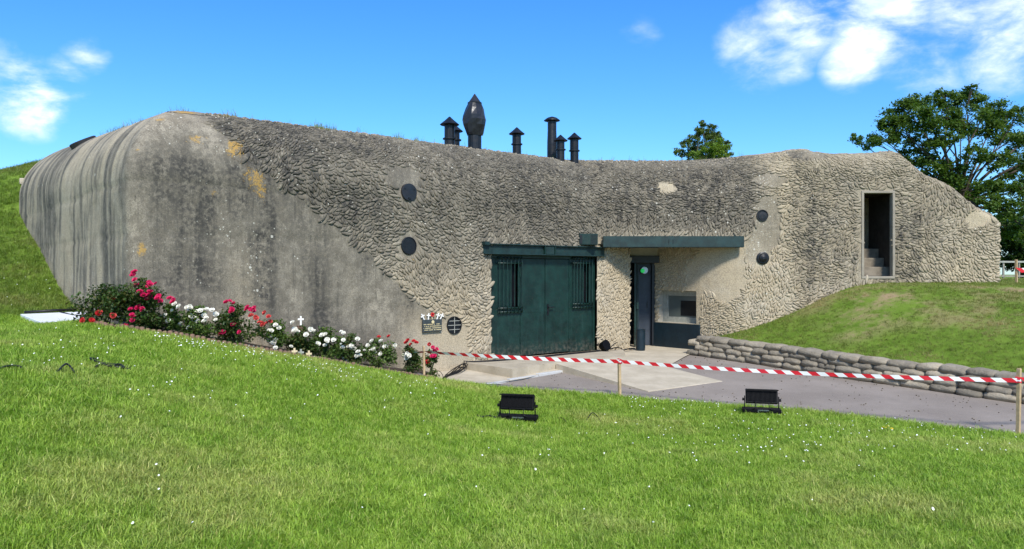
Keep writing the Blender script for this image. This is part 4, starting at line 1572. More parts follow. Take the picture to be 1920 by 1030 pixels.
# ---- ventilation pipes on the roof
def vent_pipe(px, ytop, ybase, Y, rp, rc, kind, plinth=False, dx=0):
    b_ = at(px, ybase, Y)
    t_ = at(px, ytop, Y)
    H = t_.z - b_.z
    M = Matrix.Translation((b_.x, b_.y, b_.z))
    lift = .35                                        # sunk into the roof cover
    if kind == 'cone':
        ch = rc * .82
        p = MB().lathe([(rp, -lift), (rp, H - ch + .03)], 18, M).build('vent_pipe', MAT['vent_black'], bunker, smooth=False)
        MB().lathe([(rc * .94, H - ch - .012), (rc, H - ch), (rc * .5, H - ch * .5), (.012, H)], 22, M).build('cap', MAT['vent_black'], p)
        MB().lathe([(rp * 1.32, .05), (rp * 1.32, .075)], 18, M).build('flange', MAT['vent_black'], p)
        for k in range(3):
            a = .6 + k * 2.1
            MB().tube([M @ Vector((rp * 1.04 * math.cos(a), rp * 1.04 * math.sin(a), .07)), M @ Vector((rp * 1.04 * math.cos(a), rp * 1.04 * math.sin(a), H - ch))], .012, 5).build('strut', MAT['vent_black'], p)
    elif kind == 'dome':
        ch = rc * .52
        p = MB().lathe([(rp * 1.12, -lift), (rp * 1.1, H * .25), (rp, H * .6), (rp, H - ch + .03)], 18, M).build('vent_pipe', MAT['vent_black'], bunker, smooth=False)
        MB().lathe([(rc * .6, H - ch * 1.15), (rc, H - ch), (rc * .97, H - ch * .85), (rc * .6, H - ch * .32), (rc * .2, H - ch * .05), (.01, H)], 22, M).build('cap', MAT['vent_black'], p)
    else:
        p = MB().lathe([(rp, -lift), (rp, H * .40)], 18, M).build('vent_pipe', MAT['vent_black'], bunker, smooth=False)
        w_ = MB()
        prof_ = [(.66, .20), (.74, .24), (.95, .40), (1.0, .50), (.93, .58), (.78, .72), (.55, .83), (.24, .93), (.04, 1.0)]
        seg = 14
        vs = []
        for r_, z in prof_:
            for k in range(seg):
                a = 2 * math.pi * k / seg
                rr = rc * r_ * (1 + .07 * math.sin(3 * a + z * 9) + .05 * rnd.uniform(-1, 1))
                vs.append(M @ Vector((rr * math.cos(a), rr * math.sin(a), H * z + .012 * math.sin(2 * a))))
        fs = [(i * seg + k, i * seg + (k + 1) % seg, (i + 1) * seg + (k + 1) % seg, (i + 1) * seg + k) for i in range(len(prof_) - 1) for k in range(seg)]
        fs += [tuple(range(seg - 1, -1, -1)), tuple(range((len(prof_) - 1) * seg, len(prof_) * seg))]
        w_.add(vs, fs)
        c_ = w_.build('wrapped_cowl', MAT['vent_wrap'], p)
        c_['label'] = 'pointed cowl wrapped in black sheeting'
        MB().lathe([(rc * .60, H * .815), (rc * .61, H * .835)], 14, M, capb=False, capt=False).build('strap', MAT['black_paint'], c_)
    if plinth:
        MB().lathe([(rp * 2.9, -.25), (rp * 2.2, -.13), (rp * 1.5, -.07), (rp * 1.05, -.05)], 14, M).build('plinth', MAT['kerb_dark'], p, smooth=True)
    return p


vent_pipe(852, 233, 268, 18.2, .125, .205, 'cone')
vent_pipe(843, 219, 266, 17.0, .115, .215, 'cone')
vent_pipe(890, 177, 274, 17.0, .150, .262, 'wrap')
vent_pipe(969, 239, 276, 17.9, .100, .188, 'cone')
vent_pipe(1035, 219, 286, 18.8, .108, .198, 'dome')
vent_pipe(1051, 253, 286, 18.3, .095, .172, 'cone')
vent_pipe(1077, 249, 288, 18.6, .100, .178, 'cone')

# gravel scattered along the roof edge, one part
gr = []
gf = []
gst = []
cube = np.array([(-1, -1, -1), (1, -1, -1), (1, 1, -1), (-1, 1, -1), (-1, -1, 1), (1, -1, 1), (1, 1, 1), (-1, 1, 1)], float) * .5
cube[4:, :2] *= .6
cf = np.array([(0, 3, 2, 1), (4, 5, 6, 7), (0, 1, 5, 4), (1, 2, 6, 5), (2, 3, 7, 6), (3, 0, 4, 7)])
ns = 2600
ss = rng.uniform(.6, SQ + 4.3, ns)
qq = rng.uniform(4.75, 5.75, ns) + rng.normal(0, .05, ns)
pp = surf(ss, qq, np.zeros(ns))
for i in range(ns):
    sc = rng.uniform(.02, .055)
    M = np.array(Euler((rng.uniform(0, .6), rng.uniform(0, .6), rng.uniform(0, 6.3))).to_matrix())
    gr.append((cube * sc * np.array((1, .8, .7))) @ M.T + pp[i] + (0, 0, sc * .2))
    gf.append(cf + 8 * i)
me = np_mesh('roof_gravel', np.concatenate(gr), np.concatenate(gf), False)
sa = np.zeros((8 * ns, 4))
sa[:, 0] = np.repeat(rng.uniform(0, .45, ns), 8)
sa[:, 2] = np.repeat((rng.random(ns) > .7) * .5, 8)
set_attr(me, 'stain', sa)
o = link('roof_gravel', me, MAT['bunker_concrete'], bunker)
o['kind'] = 'stuff'
# black membrane strip and hatch on the shoulder of the left flank
ms = []
for k in range(12):
    s_ = -1.2 - k * .42
    a_ = surf(np.array([s_]), np.array([5.25]), np.array([.03]))[0]
    b_ = surf(np.array([s_]), np.array([5.55]), np.array([.05 + .03 * math.sin(k * 2.2)]))[0]
    ms += [a_, b_, b_ - (0, 0, .08), a_ - (0, 0, .08)]
mfs = []
for k in range(11):
    a = 4 * k
    for i in range(4):
        j = (i + 1) % 4
        mfs.append((a + i, a + j, a + 4 + j, a + 4 + i))
MB().add(ms, mfs + [(3, 2, 1, 0), (44, 45, 46, 47)]).build('roof_membrane', MAT['membrane'], bunker)
jl = [(-2.0, 4.98), (-1.5, 4.93), (-1.0, 4.86), (-.6, 4.80), (-.2, 4.72), (.2, 4.70), (.55, 4.78), (.9, 4.85), (1.15, 4.72), (1.3, 4.50), (1.55, 4.36), (1.75, 4.18), (2.0, 4.02)]
js = np.interp(np.linspace(0, 12, 70), range(13), [j[0] for j in jl])
jq = np.interp(np.linspace(0, 12, 70), range(13), [j[1] for j in jl]) + rng.normal(0, .012, 70)
jw = .006 + .012 * rng.random(70)
ja, jb = surf(js, jq - jw, np.full(70, .004)), surf(js, jq + jw, np.full(70, .004))
jv = [tuple(v) for pr_ in zip(ja, jb) for v in pr_]
MB().add(jv, [(2 * k, 2 * k + 2, 2 * k + 3, 2 * k + 1) for k in range(69)]).build('open_joint', MAT['membrane'], bunker)
pm_ = surf(np.array([-6.3]), np.array([4.80]), np.array([-.02]))[0]
MB().lathe([(.27, -.05), (.28, .05), (.25, .065)], 20, Matrix.Translation(tuple(pm_)) @ Vector((-.36, -.30, .88)).to_track_quat('Z', 'Y').to_matrix().to_4x4()).build('roof_hatch', MAT['membrane'], bunker)

# ------------------------------------------------------------------ memorial plaque and the little crosses on it
pl_s0, pl_s1 = s_of(790), s_of(826)
pz0, pz1 = zf1(808, 622), zf1(808, 599)
plq = thing('memorial_plaque', 'dark slate memorial plaque with gold lettering fixed low on the bare concrete', 'plaque', f1((pl_s0 + pl_s1) / 2, pz0, .02))
fbox(MB(), pl_s0, pl_s1, pz0, pz1, .02, .05).build('plate', MAT['plaque_slate'], plq, bevel=.003)
let = MB()
rl = random.Random(4)
for row in range(4):
    zt = pz0 + .028 + row * .036
    u = pl_s0 + .02
    while u < pl_s1 - .03:
        wl = rl.uniform(.008, .016)
        if rl.random() > .14:
            fbox(let, u, u + wl, zt, zt + .016, .05, .054)
        u += wl + .006
tag(let.build('lettering', MAT['gold_letter'], plq), kind='stuff')
MB().lathe([(.032, 0), (.032, .006), (.022, .009)], 16, Matrix.Translation(f1((pl_s0 + pl_s1) / 2 + .01, pz1 - .05, .05)) @ Euler((R(90), 0, AZ1)).to_matrix().to_4x4()).build('medallion', MAT['gold_letter'], plq)


def cross(name, label, base, h, w, t, rz, tilt, mat, cat='cross', group=None):
    """a small remembrance cross: upright and cross-bar"""
    e = thing(name, label, cat, base, group)
    M = Euler((0, tilt, rz)).to_matrix()
    for nm, c, sz in (('upright', (0, 0, h / 2), (t, t * .5, h)), ('crossbar', (0, -.002, h * .66), (w, t * .5 + .004, t))):
        m_ = MB().box(Vector(base) + M @ Vector(c), sz, rz, 0, 0, tilt)
        m_.build(nm, mat, e)
    return e


for k, (px, tl, lab) in enumerate(((794, -.5, 'leftmost small white cross, leaning left on top of the plaque'), (801, .1, 'small white cross standing upright on the plaque, left of the poppy'),
                                   (817, .35, 'small white cross on the plaque just right of the poppy'), (823, .55, 'rightmost small white cross, tilted right on top of the plaque'))):
    b_ = f1(s_of(px), pz1 - .01, .035)
    cross('remembrance_cross', lab, b_, .135, .085, .022, AZ1, tl, MAT['cross_white'], group='crosses on the plaque')
pp_ = thing('paper_poppy', 'red paper poppy on a stick above the middle of the plaque', 'poppy', f1(s_of(808), pz1, .04))
MB().box(f1(s_of(808), pz1 + .03, .04), (.018, .006, .10), AZ1).build('stick', MAT['cross_wood'], pp_)
pc = f1(s_of(808), pz1 + .095, .05)
for k in range(4):
    a = k * math.pi / 2 + .4
    MB().lathe([(.001, .004), (.024, .0), (.026, .006)], 10, Matrix.Translation(pc + Vector((D1[0] * .02 * math.cos(a), D1[1] * .02 * math.cos(a), .02 * math.sin(a)))) @ Euler((R(90), 0, AZ1)).to_matrix().to_4x4()).build('petal', MAT['poppy_red'], pp_)
MB().lathe([(.011, 0), (.009, .012)], 8, Matrix.Translation(pc) @ Euler((R(90), 0, AZ1)).to_matrix().to_4x4()).build('poppy_heart', MAT['black_paint'], pp_)

# ------------------------------------------------------------------ sandbag wall
sw = thing('sandbag_wall', 'low curved grey wall of stacked hardened sandbags along the path', 'sandbag wall', (5.8, 15.2, -.15))


def bag_mesh(seed):
    """a filled sack: flattened, soft ends, pinched corners"""
    g_ = random.Random(seed)
    vs, fs = [], []
    nu, nv_ = 9, 10
    ph = [g_.uniform(0, 6) for _ in range(4)]
    for i in range(nu):
        t = -1 + 2 * i / (nu - 1)
        e = (1 - abs(t) ** 7) ** .5 if abs(t) < 1 else 0
        e = max(e, .42)
        for k in range(nv_):
            a = 2 * math.pi * k / nv_
            c, s_ = math.cos(a), math.sin(a)
            cy = math.copysign(abs(c) ** .42, c)
            cz = math.copysign(abs(s_) ** .42, s_)
            wob = 1 + .07 * math.sin(3 * t + ph[0] + a) + .06 * math.sin(5 * t + 2 * a + ph[1])
            vs.append((t * .5, cy * .5 * e * wob, cz * .5 * (e * .72 + .28 * e * e) * wob + .04 * math.sin(2.3 * t + ph[2])))
    for i in range(nu - 1):
        for k in range(nv_):
            k2 = (k + 1) % nv_
            fs.append((i * nv_ + k, (i + 1) * nv_ + k, (i + 1) * nv_ + k2, i * nv_ + k2))
    fs.append(tuple(range(nv_)))
    fs.append(tuple(range((nu - 1) * nv_ + nv_ - 1, (nu - 1) * nv_ - 1, -1)))
    me = bpy.data.meshes.new('sandbag')
    me.from_pydata(vs, [], fs)
    me.polygons.foreach_set('use_smooth', [True] * len(fs))
    me.materials.append(MAT['bag_concrete'])
    return me


bags = [bag_mesh(k) for k in range(7)]
BL = [Vector((x, y, 0)) for x, y in BAGLINE]
# smooth the wall line
pl_ = []
for i in range(len(BL) - 1):
    for k in range(8):
        t = k / 8
        p0, p1, p2, p3 = BL[max(i - 1, 0)], BL[i], BL[i + 1], BL[min(i + 2, len(BL) - 1)]
        pl_.append(.5 * ((2 * p1) + (p2 - p0) * t + (2 * p0 - 5 * p1 + 4 * p2 - p3) * t * t + (3 * p1 - p0 - 3 * p2 + p3) * t ** 3))
pl_.append(BL[-1])
cum = [0.0]
for i in range(len(pl_) - 1):
    cum.append(cum[-1] + (pl_[i + 1] - pl_[i]).length)


def along(d_):
    d_ = min(max(d_, 0), cum[-1] - 1e-4)
    i = max(k for k in range(len(cum) - 1) if cum[k] <= d_)
    t = (d_ - cum[i]) / (cum[i + 1] - cum[i])
    dr = (pl_[min(i + 2, len(pl_) - 1)] - pl_[max(i - 1, 0)]).normalized()
    return pl_[i].lerp(pl_[i + 1], t), dr


bn = 0
ch = .108
for course in range(4):
    d_ = -.05 + (.24 if course % 2 else 0)
    endd = cum[-1] - (0 if course < 3 else 3.05)
    while d_ < endd:
        lg = rnd.uniform(.38, .56) if d_ > .5 else .36
        p, dr = along(d_ + lg / 2)
        nrm = Vector((-dr.y, dr.x, 0))
        off = .02 + course * .015 + rnd.uniform(-.02, .02)
        z = float(hp(p.x, p.y)) + ch * (course + .5) + rnd.uniform(-.008, .008)
        dz = float(hp(*(along(d_ + lg)[0].xy)) - hp(*(along(d_)[0].xy)))
        o = link('sandbag', bags[bn % 7], MAT['bag_concrete'], sw, (p.x + nrm.x * off, p.y + nrm.y * off, z), False,
                 (rnd.uniform(-.08, .08), -math.atan2(dz, lg) + rnd.uniform(-.04, .04), math.atan2(dr.y, dr.x) + rnd.uniform(-.05, .05)), (lg * 1.13, .36 + rnd.uniform(-.02, .02), ch * 1.36))
        bn += 1
        d_ += lg * .985

# ------------------------------------------------------------------ stakes and tape
def stake(base, h, label, w=.042):
    g_ = rnd.uniform(0, 1)
    M_ = MB()
    tilt = Vector((rnd.uniform(-.015, .015), rnd.uniform(-.01, .01), 0))
    b = Vector(base)
    vs = []
    for z, k in ((-.15, .8), (0, 1), (h - .01, 1), (h, .8)):
        for dx, dy in ((-1, -1), (1, -1), (1, 1), (-1, 1)):
            c = Vector((dx * w / 2 * k, dy * w / 2 * k, z))
            c = Euler((0, 0, .5)).to_matrix() @ c
            vs.append(b + c + tilt * (z / h))
    fs = [(3, 2, 1, 0), (12, 13, 14, 15)]
    for r in range(3):
        for k in range(4):
            k2 = (k + 1) % 4
            fs.append((r * 4 + k, r * 4 + k2, r * 4 + 4 + k2, r * 4 + 4 + k))
    M_.add(vs, fs)
    o = M_.build('wooden_stake', MAT['wood_stake'])
    return tag(o, label, 'stake', 'wooden stakes holding barrier tape')


sA_ = Vector((at(795, 0, 13.62).x, 13.62, 0)); sA_.z = gz(sA_.x, sA_.y)
sB_ = Vector((at(1162, 0, 12.62).x, 12.62, 0)); sB_.z = gz(sB_.x, sB_.y)
sC_ = Vector((at(1909, 0, 10.05).x, 10.05, 0)); sC_.z = gz(sC_.x, sC_.y)
stake(sA_, at(0, 649, 13.62).z - sA_.z, 'wooden stake by the end of the rose bed, left end of the tape', .035)
stake(sB_, at(0, 674, 12.62).z - sB_.z, 'short wooden stake in front of the concrete ramp')
stake(sC_, at(0, 691, 10.05).z - sC_.z, 'tall pale wooden stake at the right edge where path meets lawn')


def tape(name, label, pts, width, pitch=.34, twist=None):
    """red and white striped ribbon hung from point to point, stripes as their own faces"""
    pts = [Vector(p) for p in pts]
    cumt = [0]
    for i in range(len(pts) - 1):
        cumt.append(cumt[-1] + (pts[i + 1] - pts[i]).length)
    L_ = cumt[-1]

    def P(d_):
        d_ = min(max(d_, 0), L_ - 1e-5)
        i = max(k for k in range(len(cumt) - 1) if cumt[k] <= d_)
        return pts[i].lerp(pts[i + 1], (d_ - cumt[i]) / (cumt[i + 1] - cumt[i]))
    m_ = MB()
    half = pitch / 2
    n_ = int(L_ / half)
    sl = width * 1.25
    for k in range(n_ + 1):
        for sub in range(2):
            d0, d1_ = k * half + sub * half / 2, k * half + (sub + 1) * half / 2
            vs = []
            for row in range(3):
                v = 1 - row / 2
                for d_ in (d0, d1_):
                    dq = d_ + sl * (1 - v)
                    p = P(dq)
                    tw = .12 * math.sin(dq * 2.3) + (twist(dq / L_) if twist else 0)
                    vs.append(p + Vector((0, -math.sin(tw) * width * (v - .5) * 1.0 + .0, math.cos(tw) * width * (v - .5))))
            m_.add(vs, [(0, 2, 3, 1), (2, 4, 5, 3)], k % 2)
    o = m_.build(name, [MAT['tape_red'], MAT['tape_white']], smooth=True)
    return tag(o, label, 'tape', 'barrier tape lengths')


def sag(a, b, n_, s_):
    return [a.lerp(b, i / n_) - Vector((0, 0, s_ * 4 * (i / n_) * (1 - i / n_))) for i in range(n_ + 1)]


tA = sA_.copy(); tA.z = at(0, 660, 13.6).z; tA.y -= .03
tB = sB_.copy(); tB.z = at(0, 678, 12.6).z; tB.y -= .03
tC = sC_.copy(); tC.z = at(0, 714, 10.0).z; tC.y -= .03
tape('barrier_tape', 'red and white tape sagging from the rose bed stake to the ramp stake', sag(tA, tB, 14, .02), .066, .22, lambda u: .95 * math.exp(-u * 5.5) + .12)
tape('barrier_tape', 'red and white tape running along the path from ramp stake to right-hand stake', sag(tB, tC, 22, .045), .057, .24)
tape('barrier_tape', 'short end of red and white tape leaving the photo past the right-hand stake', sag(tC, tC + Vector((2.2, .5, -.12)), 8, .03), .088, .30)
tape('barrier_tape', 'short loose tape end hanging left of the rose bed stake', sag(tA + Vector((-.32, .05, .0)), tA, 4, .01), .05, .2, lambda u: .8)
# knots
for base, lab in ((tB, 'tape knot tied round the stake before the ramp'), (tC, 'tape knot tied round the right-hand stake')):
    kn = MB()
    for k in range(3):
        kn.box(base + Vector((0, .03, (k - 1) * .022)), (.058, .058, .034), .5 + k * .15, k % 2, .25 * (k - 1), .2)
    tag(kn.build('tape_knot', [MAT['tape_red'], MAT['tape_white']]), lab, 'tape')

# ------------------------------------------------------------------ lamps on the lawn, cables
def floodlight(px, py, Y, label, rz, w=.43):
    b = at(px, py, Y)
    b.z = gz(b.x, b.y) + .035
    e = thing('floodlight', label, 'floodlight', b, 'floodlights on the lawn')
    M = Matrix.Translation(b) @ Euler((0, 0, rz)).to_matrix().to_4x4()
    tl = R(-20)

    def tb(mb, c, sz, rx=0.0):
        c = M @ Vector(c)
        return mb.box(c, sz, rz, 0, rx)
    hb = tb(MB(), (0, .02, .235), (w, .06, .20), tl).build('lamp_housing', MAT['lamp_body'], e, bevel=.008)
    for k in range(24):
        tb(MB(), (-w / 2 + .022 + k * (w - .044) / 23, -.018, .25), (.005, .024, .15), tl).build('cooling_fin', MAT['lamp_body'], hb)
    tb(MB(), (0, -.035, .335), (w + .01, .03, .012), tl).build('lamp_rim', MAT['lamp_body'], hb)
    tb(MB(), (0, .060, .245), (w - .03, .008, .17), tl).build('lens', MAT['glass'], hb)
    for sx in (-1, 1):
        tb(MB(), (sx * (w / 2 + .012), .01, .14), (.012, .03, .20)).build('bracket', MAT['lamp_body'], e)
        MB().lathe([(.02, 0), (.02, .03)], 8, M @ Matrix.Translation((sx * (w / 2 + .015), .01, .19)) @ Euler((0, R(90) * sx, 0)).to_matrix().to_4x4()).build('knob', MAT['lamp_body'], e)
    tb(MB(), (0, .01, .045), (w + .09, .16, .06)).build('base_box', MAT['lamp_body'], e, bevel=.012)
    tb(MB(), (.02, -.075, .055), (.15, .01, .016)).build('status_plate', MAT['steel_bright'], e)
    for sx in (-.09, .1):
        MB().tube([M @ Vector((sx * 1.4, -.01, .18)), M @ Vector((sx * .9, -.06, .15)), M @ Vector((sx * 1.0, -.09, .09)), M @ Vector((sx * 1.5, -.06, .05))], .007, 6).build('lead', MAT['cable_black'], e, True)
    return e, M


f_1, M1 = floodlight(970, 792, 9.75, 'black ribbed floodlight lying on the lawn, nearer the middle of the photo', R(-12))
f_2, M2 = floodlight(1428, 778, 10.75, 'black ribbed floodlight at the lawn edge beside the path', R(-14))


def ground_cable(label, pts, r=.011, lift=.012, hump=None):
    """pts: (x, y) plan points; follows the ground"""
    P_ = []
    pts = [tuple(p) + (0.0,) * (3 - len(p)) for p in pts]
    n_ = len(pts)
    for i in range(n_ - 1):
        for k in range(5):
            t = k / 5
            p0, p1, p2, p3 = [np.array(pts[min(max(j, 0), n_ - 1)], float) for j in (i - 1, i, i + 1, i + 2)]
            P_.append(.5 * ((2 * p1) + (p2 - p0) * t + (2 * p0 - 5 * p1 + 4 * p2 - p3) * t * t + (3 * p1 - p0 - 3 * p2 + p3) * t ** 3))
    P_.append(np.array(pts[-1], float))
    P_ = np.array(P_)
    g_ = ground(P_[:, 0], P_[:, 1])
    z = np.maximum(g_, np.where(inpoly(P_[:, 0], P_[:, 1], PATHP), hp(P_[:, 0], P_[:, 1]) + .03, -9)) + lift
    z = np.where(inpoly(P_[:, 0], P_[:, 1], land), np.maximum(z, .0 + lift), z)
    if P_.shape[1] > 2:
        z = z + P_[:, 2] * .65
    o = MB().tube([(a, b_, c) for (a, b_), c in zip(P_[:, :2].tolist(), z.tolist())], r * .75, 6).build('cable', MAT['cable_black'], smooth=True)
    return tag(o, label, 'cable', 'black cables')


def gp(px, py, Y0=9.0):
    """point on the ground seen at a photo pixel"""
    k, sl = (px - 960) / F, (py - 515) / F
    Ys = np.arange(2.5, 30, .03)
    g_ = ground(k * Ys, Ys)
    hit = np.where(EYE - sl * Ys < g_)[0]
    Y = Ys[hit[0]] if len(hit) else Y0
    return (k * Y, Y)


def gph(px, py, h):
    return (*gp(px, py), h)


ground_cable('black cable end showing in the grass at the far left edge', [gph(-10, 705, .03), gph(10, 699, .06), gph(35, 699, .06), gph(52, 704, .0)], .012)
ground_cable('arched black cable rising from the grass left of the coiled cables', [gph(98, 710, 0), gph(110, 705, .05), gph(124, 698, .09), gph(134, 702, .06), gph(144, 709, 0)], .012)
ground_cable('black cable looped flat on the lawn below the pink roses, upper strand', [gph(196, 684, .02), gph(175, 681, .05), gph(170, 683, .06), gph(188, 689, .05), gph(215, 692, .05), gph(246, 697, .04)], .014)
ground_cable('black cable looped flat on the lawn below the pink roses, lower strand', [gph(180, 697, .05), gph(190, 694, .06), gph(206, 697, .06), gph(222, 694, .06), gph(232, 699, .05), gph(214, 696, .05), gph(246, 699, .03)], .016)
ground_cable('cable running out of the left side of the middle floodlight', [gph(895, 786, .05), gph(905, 790, .06), gph(918, 788, .06), gph(930, 791, .06), gph(945, 790, .06), gph(955, 789, .05)], .016)
ground_cable('small loop of cable lifting from the grass right of the middle floodlight', [gph(1098, 795, 0), gph(1104, 788, .06), gph(1112, 784, .09), gph(1122, 789, .04), gph(1126, 793, 0)], .008)
ground_cable('short cable piece between the floodlight and the small cable loop', [gph(1046, 788, .02), gph(1056, 792, .05), gph(1066, 799, .0)], .008)
ground_cable('cable curling off the right side of the floodlight by the path', [gph(1455, 776, .05), gph(1463, 777, .06), gph(1470, 784, .04), gph(1480, 788, 0)], .010)
for k, (o1_, lab) in enumerate(((0, 'black cable lying along the foot of the doors, nearest the steel'), (.05, 'second black cable of the bundle lying across the landing'))):
    ground_cable(lab, [(-1.25, 13.95 + k * .12), (-1.2, 14.4), (-1.12 + o1_, 14.85, .02), (-1.02 + o1_, 15.2, .06), (-.85 + o1_, 15.38 - o1_), (-.3, 15.62 - o1_ * 2), (.5, 16.28 - o1_ * 3), (1.2, 16.92 - o1_ * 3), (1.9, 17.5 - o1_ * 2), (2.2, 17.65)], .014)
for k in range(3):
    a = rnd.uniform(0, 1)
    lab = ('black cable loop drooping off the corner of the landing', 'black cable loop tangled at the foot of the wall by the landing', 'black cable loop bulging out beside the landing')[k]
    ground_cable(lab, [(-1.28, 14.1 + k * .08, .0), (-1.22 + k * .05, 14.55, .04), (-1.1 + k * .06, 15.0, .10 + .05 * k), (-.98 + k * .05, 15.18, .16), (-.92, 15.06 - k * .05, .10), (-1.05, 14.8 - k * .1, .03), (-1.18 - k * .04, 14.5, .01)], .012)
ground_cable('thin black cable running round the edge of the concrete apron', [(-1.3, 13.98), (-1.1, 13.88), (-.8, 13.72), (-.45, 13.58), (-.2, 13.52)], .010)
ground_cable('wiry black cable arching above the clay edging end', [(-1.5, 14.2, .05), (-1.42, 14.1, .20), (-1.34, 14.05, .24), (-1.27, 14.0, .16), (-1.24, 13.98, .0)], .007)
ground_cable('bunched black cable at the foot of the wall beside the bin', [(2.2, 17.62, .03), (2.4, 17.75, .08), (2.55, 17.95, .03), (2.7, 18.0, .07), (2.8, 18.2, .02), (2.92, 18.3, .05), (2.75, 18.15, .06), (2.6, 17.95, .02)], .017)

# small floodlight leaning at the foot of the wall
fb = thing('spotlight', 'small round black spotlight lying at the wall foot right of the green doors', 'spotlight', at(1133, 652, 17.5))
pb_ = Vector((2.12, 17.55, .13))
Ms = Matrix.Translation(pb_) @ Euler((R(70), R(20), R(35))).to_matrix().to_4x4()
MB().lathe([(.05, -.14), (.09, -.10), (.115, .0), (.125, .06), (.11, .062)], 18, Ms).build('lamp_can', MAT['lamp_body'], fb, smooth=False)
MB().lathe([(.105, .05), (.02, .056)], 16, Ms).build('lens', MAT['glass'], fb)
MB().tube([Ms @ Vector((.13, 0, 0)), Ms @ Vector((.15, 0, -.12)), Ms @ Vector((0, .04, -.19)), Ms @ Vector((-.15, 0, -.12)), Ms @ Vector((-.13, 0, 0))], .012, 6).build('yoke', MAT['lamp_body'], fb)
MB().tube([(2.2, 17.6, .02), (2.32, 17.62, .14), (2.42, 17.66, .20), (2.45, 17.7, .10), (2.36, 17.66, .02)], .010, 6).build('lead', MAT['cable_black'], fb, True)

bn_ = thing('litter_bin', 'dark blue cylindrical bin standing before the open entrance door', 'bin', (at(1201, 0, 18.3).x, 18.3, -.05))
MB().lathe([(.105, -.055), (.112, .0), (.112, .42), (.118, .425), (.118, .445), (.10, .445), (.10, .05), (.001, .05)], 24, Matrix.Translation((at(1201, 0, 18.3).x, 18.3, 0)), capt=False).build('drum', MAT['dark_panel'], bn_, smooth=False)

# grit and crumbs lying on the paving
gp_pts = []
while len(gp_pts) < 420:
    x, y = rnd.uniform(-1.2, 9), rnd.uniform(10, 18)
    if inpoly(np.array([x]), np.array([y]), PATHP)[0] and not inpoly(np.array([x]), np.array([y]), land)[0] and not (inpoly(np.array([x]), np.array([y]), [(.87, 15.28), (2.32, 13.1), (3.85, 14.06), (2.47, 16.57)])[0]):
        dE = float(dpoly(np.array([x]), np.array([y]), PATHP)[0])
        if rnd.random() < math.exp(-dE / .5) + .12:
            gp_pts.append((x, y, float(hp(x, y)) + .008))
GRIT = gp_pts

# ------------------------------------------------------------------ rose bed
def zbed(x, y):
    return gz(x, y) + .035


tag(sheet('bed_soil', BEDP, zbed, MAT['soil'], .35), kind='structure')
edg = thing('bed_edging', 'low reddish-brown clay log edging along the foot of the rose bed', 'edging', EDGE[4])
pm2 = MB().lathe([(.036, -.12), (.036, .055), (.030, .072), (.014, .080)], 8)
pme = bpy.data.meshes.new('edging_log')
pme.from_pydata(pm2.v, [], pm2.f)
pme.polygons.foreach_set('use_smooth', [len(f) == 4 for f in pm2.f])
EP = [Vector(e) for e in EDGE]
for i in range(len(EP) - 1):
    n_ = max(1, int((EP[i + 1] - EP[i]).length / .074))
    for k in range(n_):
        p = EP[i].lerp(EP[i + 1], k / n_)
        link('edging_log', pme, MAT['clay_edging'], edg, (p.x, p.y, gz(p.x, p.y) + rnd.uniform(-.012, .012)), False, (rnd.uniform(-.06, .06), rnd.uniform(-.06, .06), rnd.uniform(0, 6)), (1, 1, 1))
# last pieces turn back to the wall at the right end
for k in range(9):
    p = EP[0].lerp(Vector((-1.42, 14.35, 0)), k / 9)
    link('edging_log', pme, MAT['clay_edging'], edg, (p.x, p.y, gz(p.x, p.y) + .02), False, (0, 0, k), (1, 1, 1.15))


def pebbles(name, pts, smin, smax, mat, label):
    gr_, gf_ = [], []
    for i, p in enumerate(pts):
        sc = rng.uniform(smin, smax)
        M = np.array(Euler((rng.uniform(0, 1), rng.uniform(0, 1), rng.uniform(0, 6.3))).to_matrix())
        gr_.append((cube * sc * np.array((1, .8, .6))) @ M.T + np.array(p))
        gf_.append(cf + 8 * i)
    me = np_mesh(name, np.concatenate(gr_), np.concatenate(gf_), True)
    o = link(name, me, mat)
    return tag(o, label, 'pebbles', kind='stuff')


pb_pts = []
for k in range(520):
    t = rng.beta(1.0, 2.6) * 4.2
    i = min(int(t), 3)
    p = EP[i].lerp(EP[i + 1], t - i)
    off = rng.uniform(.05, .42)
    x, y = p.x - N1[0] * off, p.y - N1[1] * off
    pb_pts.append((x, y, 0))
pbz = ground([p[0] for p in pb_pts], [p[1] for p in pb_pts])
pb_pts = [(p[0], p[1], z + .045) for p, z in zip(pb_pts, pbz)]
pebbles('bed_pebbles', pb_pts, .015, .04, MAT['pebble_white'], 'pale pebbles scattered on the soil under the white roses')


pebbles('path_grit', GRIT, .008, .026, MAT['soil_crumb'], 'crumbs of soil and grit along the edges of the path')


